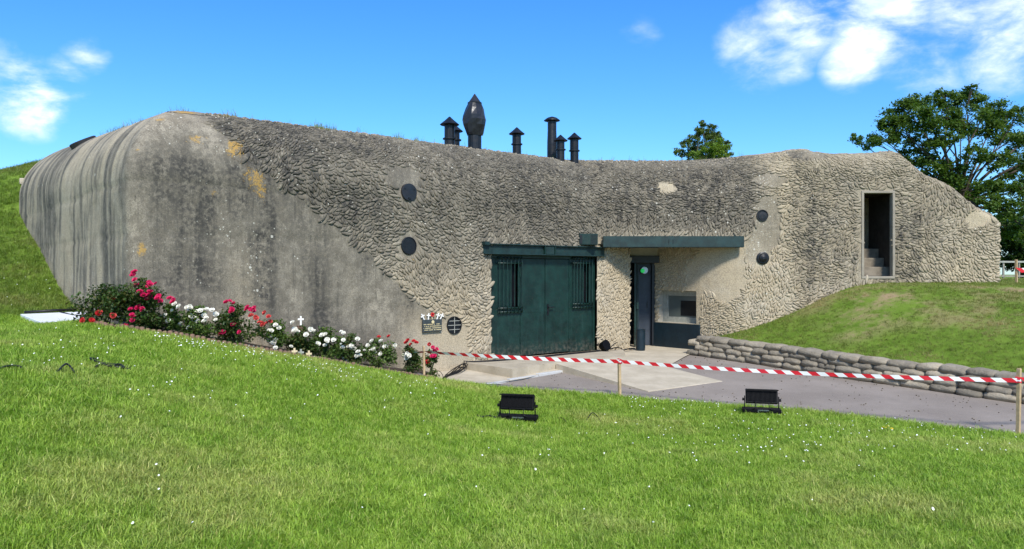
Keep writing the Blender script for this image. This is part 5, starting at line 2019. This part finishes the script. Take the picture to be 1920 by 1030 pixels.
def leaf_cloud(pts, size, asp=.6, tilt=.9, fold=.25, seed=0):
    """folded leaf blades at given points: 6 verts, 2 quads each"""
    g_ = np.random.default_rng(seed)
    n_ = len(pts)
    th = g_.uniform(0, 2 * math.pi, n_)
    el = g_.normal(0, tilt, n_) * .6 + .15
    rl_ = g_.uniform(-.8, .8, n_)
    d = np.c_[np.cos(th) * np.cos(el), np.sin(th) * np.cos(el), np.sin(el)]
    up = np.tile(np.array((0, 0, 1.0)), (n_, 1)) + g_.normal(0, .45, (n_, 3))
    a = np.cross(d, up)
    a /= np.maximum(np.linalg.norm(a, axis=1, keepdims=True), 1e-6)
    nn = np.cross(a, d)
    L_ = (np.asarray(size) * g_.uniform(.65, 1.25, n_))[:, None]
    w = L_ * asp * .5
    P = np.asarray(pts)
    base, tip = P - d * L_ * .5, P + d * L_ * .5
    m1, m2 = P - d * L_ * .08, P + d * L_ * .0
    lift = nn * w * fold
    V_ = np.stack([base, P - d * L_ * .10 + a * w + lift, tip, P - d * L_ * .10 - a * w + lift], 1).reshape(-1, 3)
    idx = np.arange(n_)[:, None] * 4
    F_ = np.concatenate([idx + np.array([[0, 1, 2]]), idx + np.array([[0, 2, 3]])], 0)
    return V_, F_


def bloom_mesh(seed):
    """an open double rose: three whorls of cupped petals round a heart"""
    g_ = random.Random(seed)
    m_ = MB()
    for ring_, (n_, r, z0, z1, cup) in enumerate(((6, 1.0, -.15, .22, .10), (5, .72, .0, .46, .16), (4, .44, .12, .60, .12))):
        for k in range(n_):
            a = 2 * math.pi * (k + .5 * ring_ + g_.uniform(-.15, .15)) / n_
            hw = math.pi / n_ * 1.15
            vs = []
            for u, rr, zz_ in ((0, .15, z0 - .1), (.55, r * .7, z0 + (z1 - z0) * .4), (1, r * g_.uniform(.9, 1.08), z1)):
                for v in (-1, 0, 1):
                    aa = a + v * hw * (.5 + .5 * min(1, u + .2))
                    vs.append((math.cos(aa) * rr, math.sin(aa) * rr, zz_ + (cup * (abs(v)) * u)))
            m_.add(vs, [(0, 1, 4, 3), (1, 2, 5, 4), (3, 4, 7, 6), (4, 5, 8, 7)])
    me = bpy.data.meshes.new('bloom')
    me.from_pydata(m_.v, [], m_.f)
    me.polygons.foreach_set('use_smooth', [True] * len(m_.f))
    return me


BLOOM = {}
for cname in ('rose_pink', 'rose_red', 'rose_coral', 'rose_white'):
    BLOOM[cname] = []
    for k in range(3):
        me = bloom_mesh(k)
        me.materials.append(MAT[cname])
        BLOOM[cname].append(me)
EX = np.array([172, 200, 265, 350, 430, 500, 600, 700, 815])
EY = np.array([11.3, 10.75, 10.6, 10.98, 11.37, 11.73, 12.29, 12.91, 13.7])


def rose_bush(px, ytop, hw, label, blooms, lm='leaf_rose', n_leaf=1100, seed=0, back=.34, size=.052):
    Y = float(np.interp(px, EX, EY)) + back
    x = (px - 960) / F * Y
    z0 = gz(x, Y) + .03
    ztop = EYE - (ytop - 515) / F * Y
    H = ztop - z0
    Rw = hw / F * Y * 1.12
    n_leaf = int(n_leaf * 1.5)
    e = thing('rose_bush', label, 'rose bush', (x, Y, z0), 'rose bushes in the bed before the bunker')
    g_ = np.random.default_rng(100 + seed)
    # lobes make the outline uneven
    lob = []
    for k in range(14):
        a = g_.uniform(0, 6.28)
        rr = Rw * math.sqrt(g_.random()) * .75
        hz_ = H * g_.uniform(.12, .82) * (1 - .35 * (rr / Rw) ** 2)
        lob.append((x + rr * math.cos(a), Y + rr * .75 * math.sin(a), z0 + hz_, Rw * g_.uniform(.30, .50)))
    lob.append((x, Y, z0 + H * .82, Rw * .28))
    pts = []
    per = n_leaf // len(lob)
    for lx, ly, lz, lr in lob:
        v = g_.normal(0, 1, (per, 3))
        v /= np.linalg.norm(v, axis=1, keepdims=True)
        rr = lr * g_.random((per, 1)) ** .45
        p = v * rr * np.array((1, 1, .95)) + np.array((lx, ly, lz))
        pts.append(p)
    pts = np.concatenate(pts)
    pts = pts[pts[:, 2] > z0 + .03]
    pts[:, 2] = np.minimum(pts[:, 2], ztop + .02)
    V_, F_ = leaf_cloud(pts, size, .62, 1.0, .3, seed)
    link('foliage', np_mesh('foliage', V_, F_, False), MAT[lm], e)
    sm = MB()
    for k in range(7):
        lx, ly, lz, lr = lob[k]
        sm.tube([(x + g_.normal(0, .03), Y + g_.normal(0, .03), z0 - .05), ((x + lx) / 2, (Y + ly) / 2, (z0 + lz) / 2 + .05), (lx, ly, lz)], [.010, .008, .004], 5)
    st_o = sm.build('stems', MAT['stem_green'], e)
    for (bxp, byp, col) in blooms:
        yb = Y - g_.uniform(.25, 1.0) * Rw * .7
        p = at(bxp + g_.uniform(-1, 1), byp, yb)
        p.z = max(p.z, gz(p.x, p.y) + .05)
        sc = g_.uniform(.032, .048)
        # face up and outward, towards the light
        ro = (R(g_.uniform(25, 70)), R(g_.uniform(-30, 30)), g_.uniform(-.6, .6))
        link('bloom', BLOOM[col][int(g_.integers(3))], MAT[col], e, p, False, ro, (sc, sc, sc))
    return e


def bl(col, *xy):
    return [(xy[i], xy[i + 1], col) for i in range(0, len(xy), 2)]


def dbl(lst, col, n_, seed):
    """a few more flowers clustered round the listed ones"""
    g_ = random.Random(seed)
    out = list(lst)
    for k in range(n_):
        a = g_.choice(lst)
        out.append((a[0] + g_.uniform(-7, 7), a[1] + g_.uniform(-6, 6), a[2]))
    return out


rose_bush(200, 534, 58, 'leafy rose bush with few coral flowers at the left end of the bed', bl('rose_coral', 213, 563, 187, 585, 212, 592) + bl('rose_red', 155, 601, 172, 601, 183, 588), n_leaf=2200, seed=1)
rose_bush(268, 516, 46, 'tallest rose bush, covered in bright pink flowers, near the bunker corner', dbl(bl('rose_pink', 250, 512, 254, 525, 258, 535, 272, 538, 280, 530, 292, 532, 268, 553, 280, 552, 277, 562, 297, 556, 302, 565, 318, 560, 325, 564, 258, 578, 266, 580, 245, 580, 252, 592, 256, 596, 236, 612, 240, 620, 262, 573), 'rose_pink', 14, 1), n_leaf=2000, seed=2)
rose_bush(318, 566, 30, 'small white rose bush tucked right of the tall pink one', bl('rose_white', 328, 570, 335, 575, 276, 588, 302, 594, 310, 592, 292, 576, 322, 583, 315, 602), 'leaf_rose_light', 1000, 3)
rose_bush(374, 570, 36, 'white rose bush with a dense cluster of flowers left of the red one', dbl(bl('rose_white', 350, 577, 357, 579, 388, 580, 398, 582, 370, 585, 375, 583, 383, 592, 348, 600, 358, 596, 363, 598, 372, 602, 384, 603, 336, 610, 360, 615, 404, 590), 'rose_white', 10, 2), 'leaf_rose_light', 1300, 4)
rose_bush(446, 568, 50, 'wide bush of pink and red roses left of the white cross', dbl(bl('rose_pink', 425, 567, 432, 565, 438, 569, 434, 584, 463, 580, 470, 580, 475, 582, 437, 609, 449, 623, 418, 622), 'rose_pink', 6, 3) + bl('rose_coral', 486, 605, 492, 608, 500, 606, 496, 587, 503, 594, 480, 596, 470, 592, 508, 603) + bl('rose_white', 399, 635, 405, 600), n_leaf=1900, seed=5)
rose_bush(515, 598, 30, 'low white rose bush just left of the white cross', dbl(bl('rose_white', 508, 620, 503, 637, 511, 643, 515, 642, 517, 637, 510, 632, 516, 655, 522, 615), 'rose_white', 4, 4), 'leaf_rose_light', 1100, 6)
rose_bush(566, 612, 36, 'white rose bush below the white cross', dbl(bl('rose_white', 549, 605, 545, 650, 552, 618, 574, 628, 558, 622, 583, 618), 'rose_white', 3, 5), 'leaf_rose', 1300, 7)
rose_bush(612, 612, 34, 'white rose bush behind the three little wooden crosses', dbl(bl('rose_white', 609, 628, 613, 640, 610, 648, 625, 638, 643, 638, 642, 652, 596, 645, 640, 622), 'rose_white', 4, 6), 'leaf_rose_light', 1200, 8)
rose_bush(660, 622, 34, 'white rose bush above the pale pebbles, second of the right-hand group', dbl(bl('rose_white', 659, 649, 665, 655, 668, 668, 672, 660, 645, 672, 650, 678, 670, 636), 'rose_white', 4, 7), 'leaf_rose', 1100, 9)
rose_bush(708, 632, 34, 'white rose bush with single red buds, right of the middle of the bed', dbl(bl('rose_white', 698, 640, 689, 648, 684, 658, 697, 660, 687, 670, 714, 640, 720, 650, 713, 664, 740, 648), 'rose_white', 5, 8) + bl('rose_red', 710, 632, 728, 631), 'leaf_rose_light', 1200, 10)
rose_bush(766, 642, 26, 'compact red rose bush with a white cluster, left of the stake', bl('rose_red', 762, 643, 775, 640, 780, 643, 770, 646, 764, 639) + bl('rose_white', 757, 667, 762, 672, 768, 667, 764, 664), n_leaf=900, seed=11)
rose_bush(806, 648, 15, 'smallest rose bush, hot pink, behind the left stake', bl('rose_pink', 812, 652, 815, 658, 818, 662, 810, 668, 814, 668, 819, 655) + bl('rose_red', 805, 646, 803, 680, 800, 677), n_leaf=420, seed=12)

# crosses in the bed
xw = gp(565, 640)
Yc = 12.75
pc = at(564, 610, Yc)
pot = tag(MB().lathe([(.05, 0), (.065, .09), (.07, .10)], 12, Matrix.Translation((pc.x, Yc, pc.z - .11))).build('flower_pot', MAT['clay_edging']), 'small dark clay pot carrying the white cross above the roses', 'pot')
MB().lathe([(.035, -.6), (.035, .0)], 8, Matrix.Translation((pc.x, Yc, pc.z - .11))).build('pedestal', MAT['bark'], pot)
cross('grave_cross', 'white cross standing above the roses against the dark wall', pc, at(0, 593, Yc).z - pc.z, .095, .028, .3, 0, MAT['cross_white'])
for px, yt, yb_, mt, lab in ((552, 657, 669, 'cross_wood', 'leftmost of three little wooden crosses at the bed edge'), (564, 659, 669, 'window_frame', 'grey middle cross of three little crosses at the bed edge'), (579, 657, 670, 'cross_wood', 'rightmost of three little wooden crosses at the bed edge')):
    Yk = float(np.interp(px, EX, EY)) - .02
    b_ = at(px, yb_, Yk)
    b_.z = gz(b_.x, b_.y) - .01
    cross('grave_cross', lab, b_, .155, .09, .03, .45, 0, MAT[mt], group='little crosses at the bed edge')

# ------------------------------------------------------------------ things on the left
cs_ = [gp(38, 595), gp(80, 612), gp(182, 601), gp(165, 589)]
cs_ = [(x, y, gz(x, y) + .05) for x, y in cs_]
tag(MB().prism(cs_, min(c[2] for c in cs_) - .1, 0).build('white_board', MAT['white_board'], bevel=.004), 'white board lying flat on the grass left of the roses', 'board')
b0, b1 = cs_[0], cs_[3]
tag(MB().tube([(b0[0] + .05, b0[1] + .03, b0[2] + .03), ((b0[0] + b1[0]) / 2, (b0[1] + b1[1]) / 2 + .02, (b0[2] + b1[2]) / 2 + .04), (b1[0] - .2, b1[1] - .02, b1[2] + .03)], .022, 8).build('black_pipe', MAT['cable_black'], smooth=True), 'black pipe lying along the back edge of the white board', 'pipe')
for dk_, lab in ((0, 'thin black cable crossing the right part of the white board, upper one'), (1, 'thin black cable crossing the right part of the white board, lower one')):
    a, c = gp(112, 590 + dk_), gp(168 + 4 * dk_, 601)
    ground_cable(lab, [(a[0], a[1], .06), ((a[0] + c[0]) / 2, (a[1] + c[1]) / 2 - .03, .06), (c[0], c[1], .05)], .012)
bb = gp(48, 346)
tag(MB().box((bb[0], bb[1], gz(*bb) + .06), (.26, .2, .18), .3).build('marker_block', MAT['concrete_step'], bevel=.02), 'small pale concrete block set in the grassy bank at far left', 'block')

# ------------------------------------------------------------------ trees
def tree(name, label, base, trunk_r, fork_h, clusters, lm, leaf, per_m3, seed, group=None, twig=True, shell=.5, lim=9):
    g_ = np.random.default_rng(seed)
    b = Vector(base)
    e = thing(name, label, 'tree', b, group)
    w_ = MB()
    top = b + Vector((g_.normal(0, .1), g_.normal(0, .1), fork_h))
    w_.tube([b - Vector((0, 0, .3)), b + Vector((0, 0, fork_h * .25)), b.lerp(top, .6) + Vector((.05, 0, 0)), top], [trunk_r * 1.35, trunk_r * 1.05, trunk_r * .85, trunk_r * .7], 10)
    pts = []
    for c, r in clusters:
        c = Vector(c)
        mid = top.lerp(c, .5) + Vector((g_.normal(0, .25), g_.normal(0, .25), g_.uniform(-.1, .5)))
        r0 = max(.035, trunk_r * .34 * min(1, r))
        w_.tube([top.lerp(b, g_.uniform(0, .3)), top.lerp(mid, .5) + Vector((0, 0, .1)), mid, mid.lerp(c, .6), c], [r0, r0 * .8, r0 * .6, r0 * .38, r0 * .2], 6)
        nt = lim
        tips = []
        for k in range(nt):
            v = Vector(g_.normal(0, 1, 3)).normalized()
            v.z *= .75
            tp = c + v * r * g_.uniform(.5, 1.0)
            tips.append(tp)
            if twig:
                w_.tube([mid.lerp(c, g_.uniform(.5, 1)), c.lerp(tp, .55) + Vector((0, 0, .04)), tp], [r0 * .22, r0 * .14, .006], 4)
        n_ = int(per_m3 * r ** 2.3)
        tips = np.array([tuple(t) for t in tips])
        pick = g_.integers(0, nt, n_)
        loc = tips[pick] + g_.normal(0, 1, (n_, 3)) * r * np.array((.22, .22, .15))
        pts.append(loc)
    w_.build('trunk', MAT['bark'], e)
    pts = np.concatenate(pts)
    V_, F_ = leaf_cloud(pts, leaf, .68, .9, .25, seed)
    link('crown', np_mesh('crown', V_, F_, False), MAT[lm], e)
    return e


TY = 31.0
oak = []
go = np.random.default_rng(77)
for px, py, r in ((1604, 262, 12), (1632, 266, 16), (1660, 262, 20), (1662, 228, 20), (1690, 244, 26), (1700, 205, 24), (1730, 190, 18), (1738, 225, 28), (1772, 182, 20), (1775, 215, 28), (1812, 190, 24), (1822, 166, 9),
                  (1815, 228, 28), (1850, 205, 24), (1855, 245, 28), (1885, 222, 20), (1895, 262, 26), (1912, 212, 14), (1725, 270, 24), (1768, 262, 22), (1752, 300, 26), (1790, 318, 24), (1775, 345, 26), (1828, 288, 20),
                  (1862, 300, 22), (1905, 310, 24), (1840, 350, 18), (1882, 352, 24), (1920, 350, 24), (1815, 372, 20), (1858, 385, 22), (1900, 395, 26), (1945, 240, 30), (1960, 290, 34), (1985, 340, 34), (1950, 385, 30), (2010, 270, 26),
                  (1700, 300, 22), (1740, 340, 24), (1720, 330, 22), (1830, 415, 24), (1880, 430, 26), (1925, 430, 28)):
    p = at(px, py, TY + go.uniform(-1.6, 1.6))
    oak.append((tuple(p), r / F * TY * 1.16))
ob_ = at(1800, 515, TY)
tree('broadleaf_tree', 'large dark green broadleaf tree with open branching crown behind the right end', (ob_.x, TY, 1.5), .30, 3.1, oak, 'leaf_oak', .125, 3900, 5)
hd = []
for px, py, r in ((1880, 455, 22), (1905, 440, 26), (1895, 475, 20), (1925, 470, 28), (1940, 430, 30), (1960, 480, 30), (1885, 415, 18), (1910, 405, 22), (1900, 492, 16), (1875, 490, 14), (1850, 470, 20), (1820, 450, 20), (1990, 440, 34)):
    p = at(px, py, 36 + go.uniform(-1.2, 1.2))
    hd.append((tuple(p), r / F * 36 * 1.25))
p = at(1915, 515, 36)
tree('broadleaf_tree', 'dense dark shrubby tree below the large crown at the right edge', (p.x, 36, 1.5), .22, 1.3, hd, 'leaf_hedge', .14, 3200, 6)
bk = []
for px, py, r in ((1318, 232, 7), (1332, 240, 9), (1308, 245, 8), (1320, 250, 11), (1342, 254, 10), (1300, 262, 10), (1325, 266, 13), (1350, 266, 9), (1284, 272, 9), (1310, 280, 12), (1340, 282, 12), (1362, 268, 6), (1276, 286, 9), (1295, 292, 11), (1330, 300, 14), (1358, 290, 10), (1312, 308, 14), (1345, 315, 14), (1322, 330, 16)):
    p = at(px, py, 46 + go.uniform(-.8, .8))
    bk.append((tuple(p), r / F * 46 * 1.2))
p = at(1322, 515, 46)
tree('birch_tree', 'small airy tree showing above the roof, behind a brighter shrub', (p.x, 46, 1.6), .16, 5.2, bk, 'leaf_birch', .13, 5200, 8, shell=.5)
bs = []
for px, py, r in ((1345, 272, 11), (1360, 279, 10), (1330, 278, 10), (1345, 284, 12), (1316, 286, 9), (1300, 290, 7), (1340, 294, 10), (1362, 295, 8), (1312, 300, 9), (1330, 305, 11), (1350, 308, 11), (1335, 325, 12)):
    p = at(px, py, 41 + go.uniform(-.5, .5))
    bs.append((tuple(p), r / F * 41 * 1.2))
p = at(1335, 515, 41)
tree('bushy_tree', 'bright green bushy treetop just above the roof line below the airy tree', (p.x, 41, 1.6), .14, 4.8, bs, 'leaf_bright', .11, 6500, 9)

# fence, stake and tape beyond the right end
fy = 27.0
fn = thing('post_and_rail_fence', 'pale rail fence on slim posts beyond the right end of the bunker', 'fence', (17.3, fy, 1.5))
for k in range(14):
    x = 15.6 + k * .55
    z = gz(x, fy)
    MB().box((x, fy, z + .28), (.05, .05, .75)).build('post', MAT['fence_wood'], fn)
for h_ in (.62,):
    MB().box((19.2, fy - .04, gz(17.5, fy) + h_), (7.6, .03, .06)).build('rail', MAT['window_frame'], fn)
MB().box((19.2, fy - .04, gz(17.5, fy) + .12), (7.6, .02, .05)).build('rail', MAT['fence_wood'], fn)
sf = at(1906, 540, 20.0)
sf.z = gz(sf.x, 20.0)
stake(sf, at(0, 487, 20).z - sf.z, 'distant wooden stake on the grass beyond the right end of the bunker', .05)
tf = sf.copy(); tf.z = at(0, 506, 20).z; tf.y -= .04
tape('barrier_tape', 'bit of red and white tape hanging from the distant stake', [tf + Vector((-.06, 0, .0)), tf + Vector((.04, -.03, -.02)), tf + Vector((.4, 0, .0)), tf + Vector((1.6, .2, -.05))], .12, .3)

# ------------------------------------------------------------------ grass: real blades, scattered as tufts
def tuft_mesh(seed, n_=15, lmin=.036, lmax=.082, rad=.05, lean=(.35, 1.25), w=.0042):
    g_ = random.Random(seed)
    vs, fs = [], []
    for k in range(n_):
        a0 = g_.uniform(0, 6.28)
        r0 = rad * math.sqrt(g_.random())
        bx_, by_ = r0 * math.cos(a0), r0 * math.sin(a0)
        a = g_.uniform(0, 6.28)
        ln = g_.uniform(lmin, lmax)
        le = g_.uniform(*lean)
        d = (math.cos(a), math.sin(a))
        sd = (-d[1], d[0])
        ww = w * g_.uniform(.8, 1.3)
        o_ = len(vs)
        for t, wk in ((0, 1.0), (.5, .85), (.82, .5)):
            ang = le * (t ** 1.1)
            hx = ln * t * math.sin(ang * .8)
            hz_ = ln * t * math.cos(ang * .8)
            for sgn in (-1, 1):
                vs.append((bx_ + d[0] * hx + sd[0] * ww * wk * sgn * .5, by_ + d[1] * hx + sd[1] * ww * wk * sgn * .5, hz_ - .008))
        ang = le
        vs.append((bx_ + d[0] * ln * math.sin(ang * .85), by_ + d[1] * ln * math.sin(ang * .85), ln * math.cos(ang * .85) - .008))
        fs += [(o_, o_ + 1, o_ + 3, o_ + 2), (o_ + 2, o_ + 3, o_ + 5, o_ + 4), (o_ + 4, o_ + 5, o_ + 6)]
    me = bpy.data.meshes.new('grass_tuft')
    me.from_pydata(vs, [], fs)
    return me


def scatter(name, label, cat, xyz, scl, mat, tufts, seed):
    """one object: points with grass tufts set on them by geometry nodes"""
    g_ = np.random.default_rng(seed)
    col_ = bpy.data.collections.new(name + '_tufts')
    for t_ in tufts:
        me_ = t_.copy()
        me_.materials.clear()
        me_.materials.append(mat)
        col_.objects.link(bpy.data.objects.new('grass_tuft', me_))
    me = bpy.data.meshes.new(name)
    n_ = len(xyz)
    me.vertices.add(n_)
    me.vertices.foreach_set('co', np.asarray(xyz, np.float32).ravel())
    a = me.attributes.new('rot', 'FLOAT_VECTOR', 'POINT')
    a.data.foreach_set('vector', np.c_[g_.normal(0, .18, n_), g_.normal(0, .18, n_), g_.uniform(0, 6.28, n_)].astype(np.float32).ravel())
    a = me.attributes.new('scl', 'FLOAT', 'POINT')
    a.data.foreach_set('value', np.asarray(scl, np.float32))
    a = me.attributes.new('idx', 'INT', 'POINT')
    a.data.foreach_set('value', g_.integers(0, len(tufts), n_).astype(np.int32))
    ob = link(name, me, mat)
    ng = bpy.data.node_groups.new(name + '_nodes', 'GeometryNodeTree')
    ng.interface.new_socket('Geometry', in_out='INPUT', socket_type='NodeSocketGeometry')
    ng.interface.new_socket('Geometry', in_out='OUTPUT', socket_type='NodeSocketGeometry')
    gi, go_ = ng.nodes.new('NodeGroupInput'), ng.nodes.new('NodeGroupOutput')
    ci = ng.nodes.new('GeometryNodeCollectionInfo')
    ci.inputs['Collection'].default_value = col_
    ci.inputs['Separate Children'].default_value = True
    ci.inputs['Reset Children'].default_value = True
    ip = ng.nodes.new('GeometryNodeInstanceOnPoints')
    ip.inputs['Pick Instance'].default_value = True

    def attr(nm, tp):
        nd = ng.nodes.new('GeometryNodeInputNamedAttribute')
        nd.data_type = tp
        nd.inputs['Name'].default_value = nm
        return nd.outputs['Attribute']
    L_ = ng.links.new
    L_(gi.outputs[0], ip.inputs['Points'])
    L_(ci.outputs[0], ip.inputs['Instance'])
    L_(attr('idx', 'INT'), ip.inputs['Instance Index'])
    e2r = ng.nodes.new('FunctionNodeEulerToRotation')
    L_(attr('rot', 'FLOAT_VECTOR'), e2r.inputs[0])
    L_(e2r.outputs[0], ip.inputs['Rotation'])
    L_(attr('scl', 'FLOAT'), ip.inputs['Scale'])
    L_(ip.outputs[0], go_.inputs[0])
    md = ob.modifiers.new('scatter', 'NODES')
    md.node_group = ng
    return tag(ob, label, cat, kind='stuff')


def sample(dens, ymin, ymax, seed):
    g_ = np.random.default_rng(seed)
    X, Y = [], []
    for y0 in np.arange(ymin, ymax, .4):
        wd = .70 * y0 + 2.8
        n_ = int(dens(y0 + .2) * .4 * 2 * wd)
        X.append(g_.uniform(-wd, wd, n_))
        Y.append(g_.uniform(y0, y0 + .4, n_))
    X, Y = np.concatenate(X), np.concatenate(Y)
    ok = ~(inpoly(X, Y, PATHP) & (dpoly(X, Y, PATHP) > .02 + .10 * g_.random(len(X)) ** 2)) & ~inpoly(X, Y, FOOT) & ~inpoly(X, Y, BEDP)
    ok &= ~inpoly(X, Y, [(c[0], c[1]) for c in cs_])
    ok &= ~(dpoly(X, Y, BAGLINE, False) < .24)
    return X[ok], Y[ok]


TUFT = [tuft_mesh(k) for k in range(6)]
TUFT_S = [tuft_mesh(20 + k, 11, .035, .075, .06, (.3, 1.2), .005) for k in range(5)]
gX, gY = sample(lambda y: 1900 * (4 / max(y, 3.6)) ** 1.45, 1.6, 27, 1)
gZ = ground(gX, gY)
region = np.where((gX > 4.0) & (dpoly(gX, gY, BAGLINE, False) < 30) & (gY > np.interp(gX, [p[0] for p in BAGLINE], [p[1] for p in BAGLINE]) + .1), 1, 0)
region = np.where((gX > 10.2) & (gY > 8.5), 1, region)
region = np.where((gX < -6.6) & (gY > 13.3), 2, region)
gr_n = fbm(np.c_[gX * .9, gY * .9, gX * 0], 3)
gs = np.random.default_rng(3).uniform(.62, 1.15, len(gX)) * (1 + .035 * np.maximum(gY - 5, 0)) * (.80 + .5 * gr_n)
# worn patches on the mound
bare = np.zeros(len(gX))
for px, py, Y, r in ((1650, 565, 16.6, .55), (1590, 570, 16.3, .35), (1610, 600, 15.6, .4), (1680, 590, 16.0, .4), (1890, 573, 16.6, .5)):
    p = at(px, py, Y)
    bare += np.exp(-(((gX - p.x) / r) ** 2 + ((gY - p.y) / (r * .8)) ** 2))
thin = (region == 1) & (np.random.default_rng(8).random(len(gX)) < np.clip(bare * 1.1, 0, .93))
for rg, nm, lab, mt, tf_ in ((0, 'lawn_grass', 'short bright green lawn grass in the foreground', 'grass_lawn', TUFT), (1, 'mound_grass', 'thin dry yellowish grass on the mound behind the sandbags', 'grass_mound', TUFT_S), (2, 'bank_grass', 'dark green grass on the bank left of the bunker', 'grass_bank', TUFT)):
    m_ = (region == rg) & ~thin
    scatter(nm, lab, 'grass', np.c_[gX, gY, gZ][m_], gs[m_] * (.62 if rg == 1 else 1), MAT[mt], tf_, 30 + rg)
print('tufts', len(gX))

# grass and weeds along the roof edge
rs, rq = [], []
for k in range(190):
    rs.append(rng.uniform(-6.5, -.4) if k < 130 else rng.uniform(.4, SQ + 5))
    rq.append(rng.uniform(5.15, 5.6))
for sc_w, n_ in ((2.75, 26), (3.0, 12), (4.6, 10), (5.1, 10), (1.0, 10)):
    for k in range(n_):
        rs.append(sc_w + rng.normal(0, .08))
        rq.append(rng.uniform(4.8, 5.2))
rp = surf(np.array(rs), np.array(rq), np.zeros(len(rs)))
rw = scatter('roof_weeds', 'wisps of grass growing along the top edge of the bunker', 'grass', rp, rng.uniform(.6, 1.5, len(rs)), MAT['grass_mound'], [tuft_mesh(50 + k, 7, .06, .14, .04, (.1, .7), .004) for k in range(3)], 44)

# daisies and a few dandelions
def flowers(name, label, cat, pts, mats, r0, r1):
    V_, F_, mi_ = [], [], []
    for p in pts:
        r = rng.uniform(r0, r1)
        t1, t2 = rng.normal(-.35, .25), rng.normal(0, .25)
        o_ = len(V_)
        V_.append((p[0], p[1], p[2] + .006))
        for k in range(8):
            a = k * math.pi / 4
            x, y = r * math.cos(a), r * math.sin(a)
            V_.append((p[0] + x, p[1] + y, p[2] - x * t2 - y * t1))
        for k in range(8):
            F_.append((o_, o_ + 1 + k, o_ + 1 + (k + 1) % 8))
    me = np_mesh(name, np.array(V_), np.array(F_), False)
    return tag(link(name, me, mats), label, cat, kind='stuff')


dz_ = []
zones = [(290, 640, 615, 690, 150, True), (640, 820, 690, 730, 40, True), (1180, 1360, 735, 775, 70, False), (1360, 1910, 770, 860, 170, False), (20, 260, 615, 700, 40, False), (200, 900, 700, 800, 40, False), (900, 1400, 780, 870, 45, False), (1000, 1900, 860, 1000, 14, False), (20, 900, 800, 1010, 9, False), (0, 120, 480, 580, 12, False)]
for x0, x1, y0, y1, n_, diag in zones:
    for k in range(n_):
        px = rnd.uniform(x0, x1)
        py = rnd.uniform(y0, y1)
        if diag:
            py = np.interp(px, [290, 430, 600, 815], [630, 652, 685, 722]) + abs(rnd.gauss(0, 13))
        x, y = gp(px, py)
        if inpoly(np.array([x]), np.array([y]), PATHP)[0] or inpoly(np.array([x]), np.array([y]), BEDP)[0] or inpoly(np.array([x]), np.array([y]), FOOT)[0]:
            continue
        dz_.append((x, y, 0))
zg = ground([p[0] for p in dz_], [p[1] for p in dz_])
dz_ = [(p[0], p[1], z + rng.uniform(.045, .075)) for p, z in zip(dz_, zg)]
flowers('daisies', 'tiny white daisies dotted over the lawn', 'daisies', dz_, MAT['daisy_white'], .005, .0095)
dn = [gp(px, py) for px, py in ((1660, 811), (1672, 813), (1655, 810), (1665, 808))]
flowers('dandelions', 'few yellow dandelions in the lawn near the right stake', 'dandelions', [(x, y, gz(x, y) + .06) for x, y in dn], MAT['dandelion'], .015, .024)
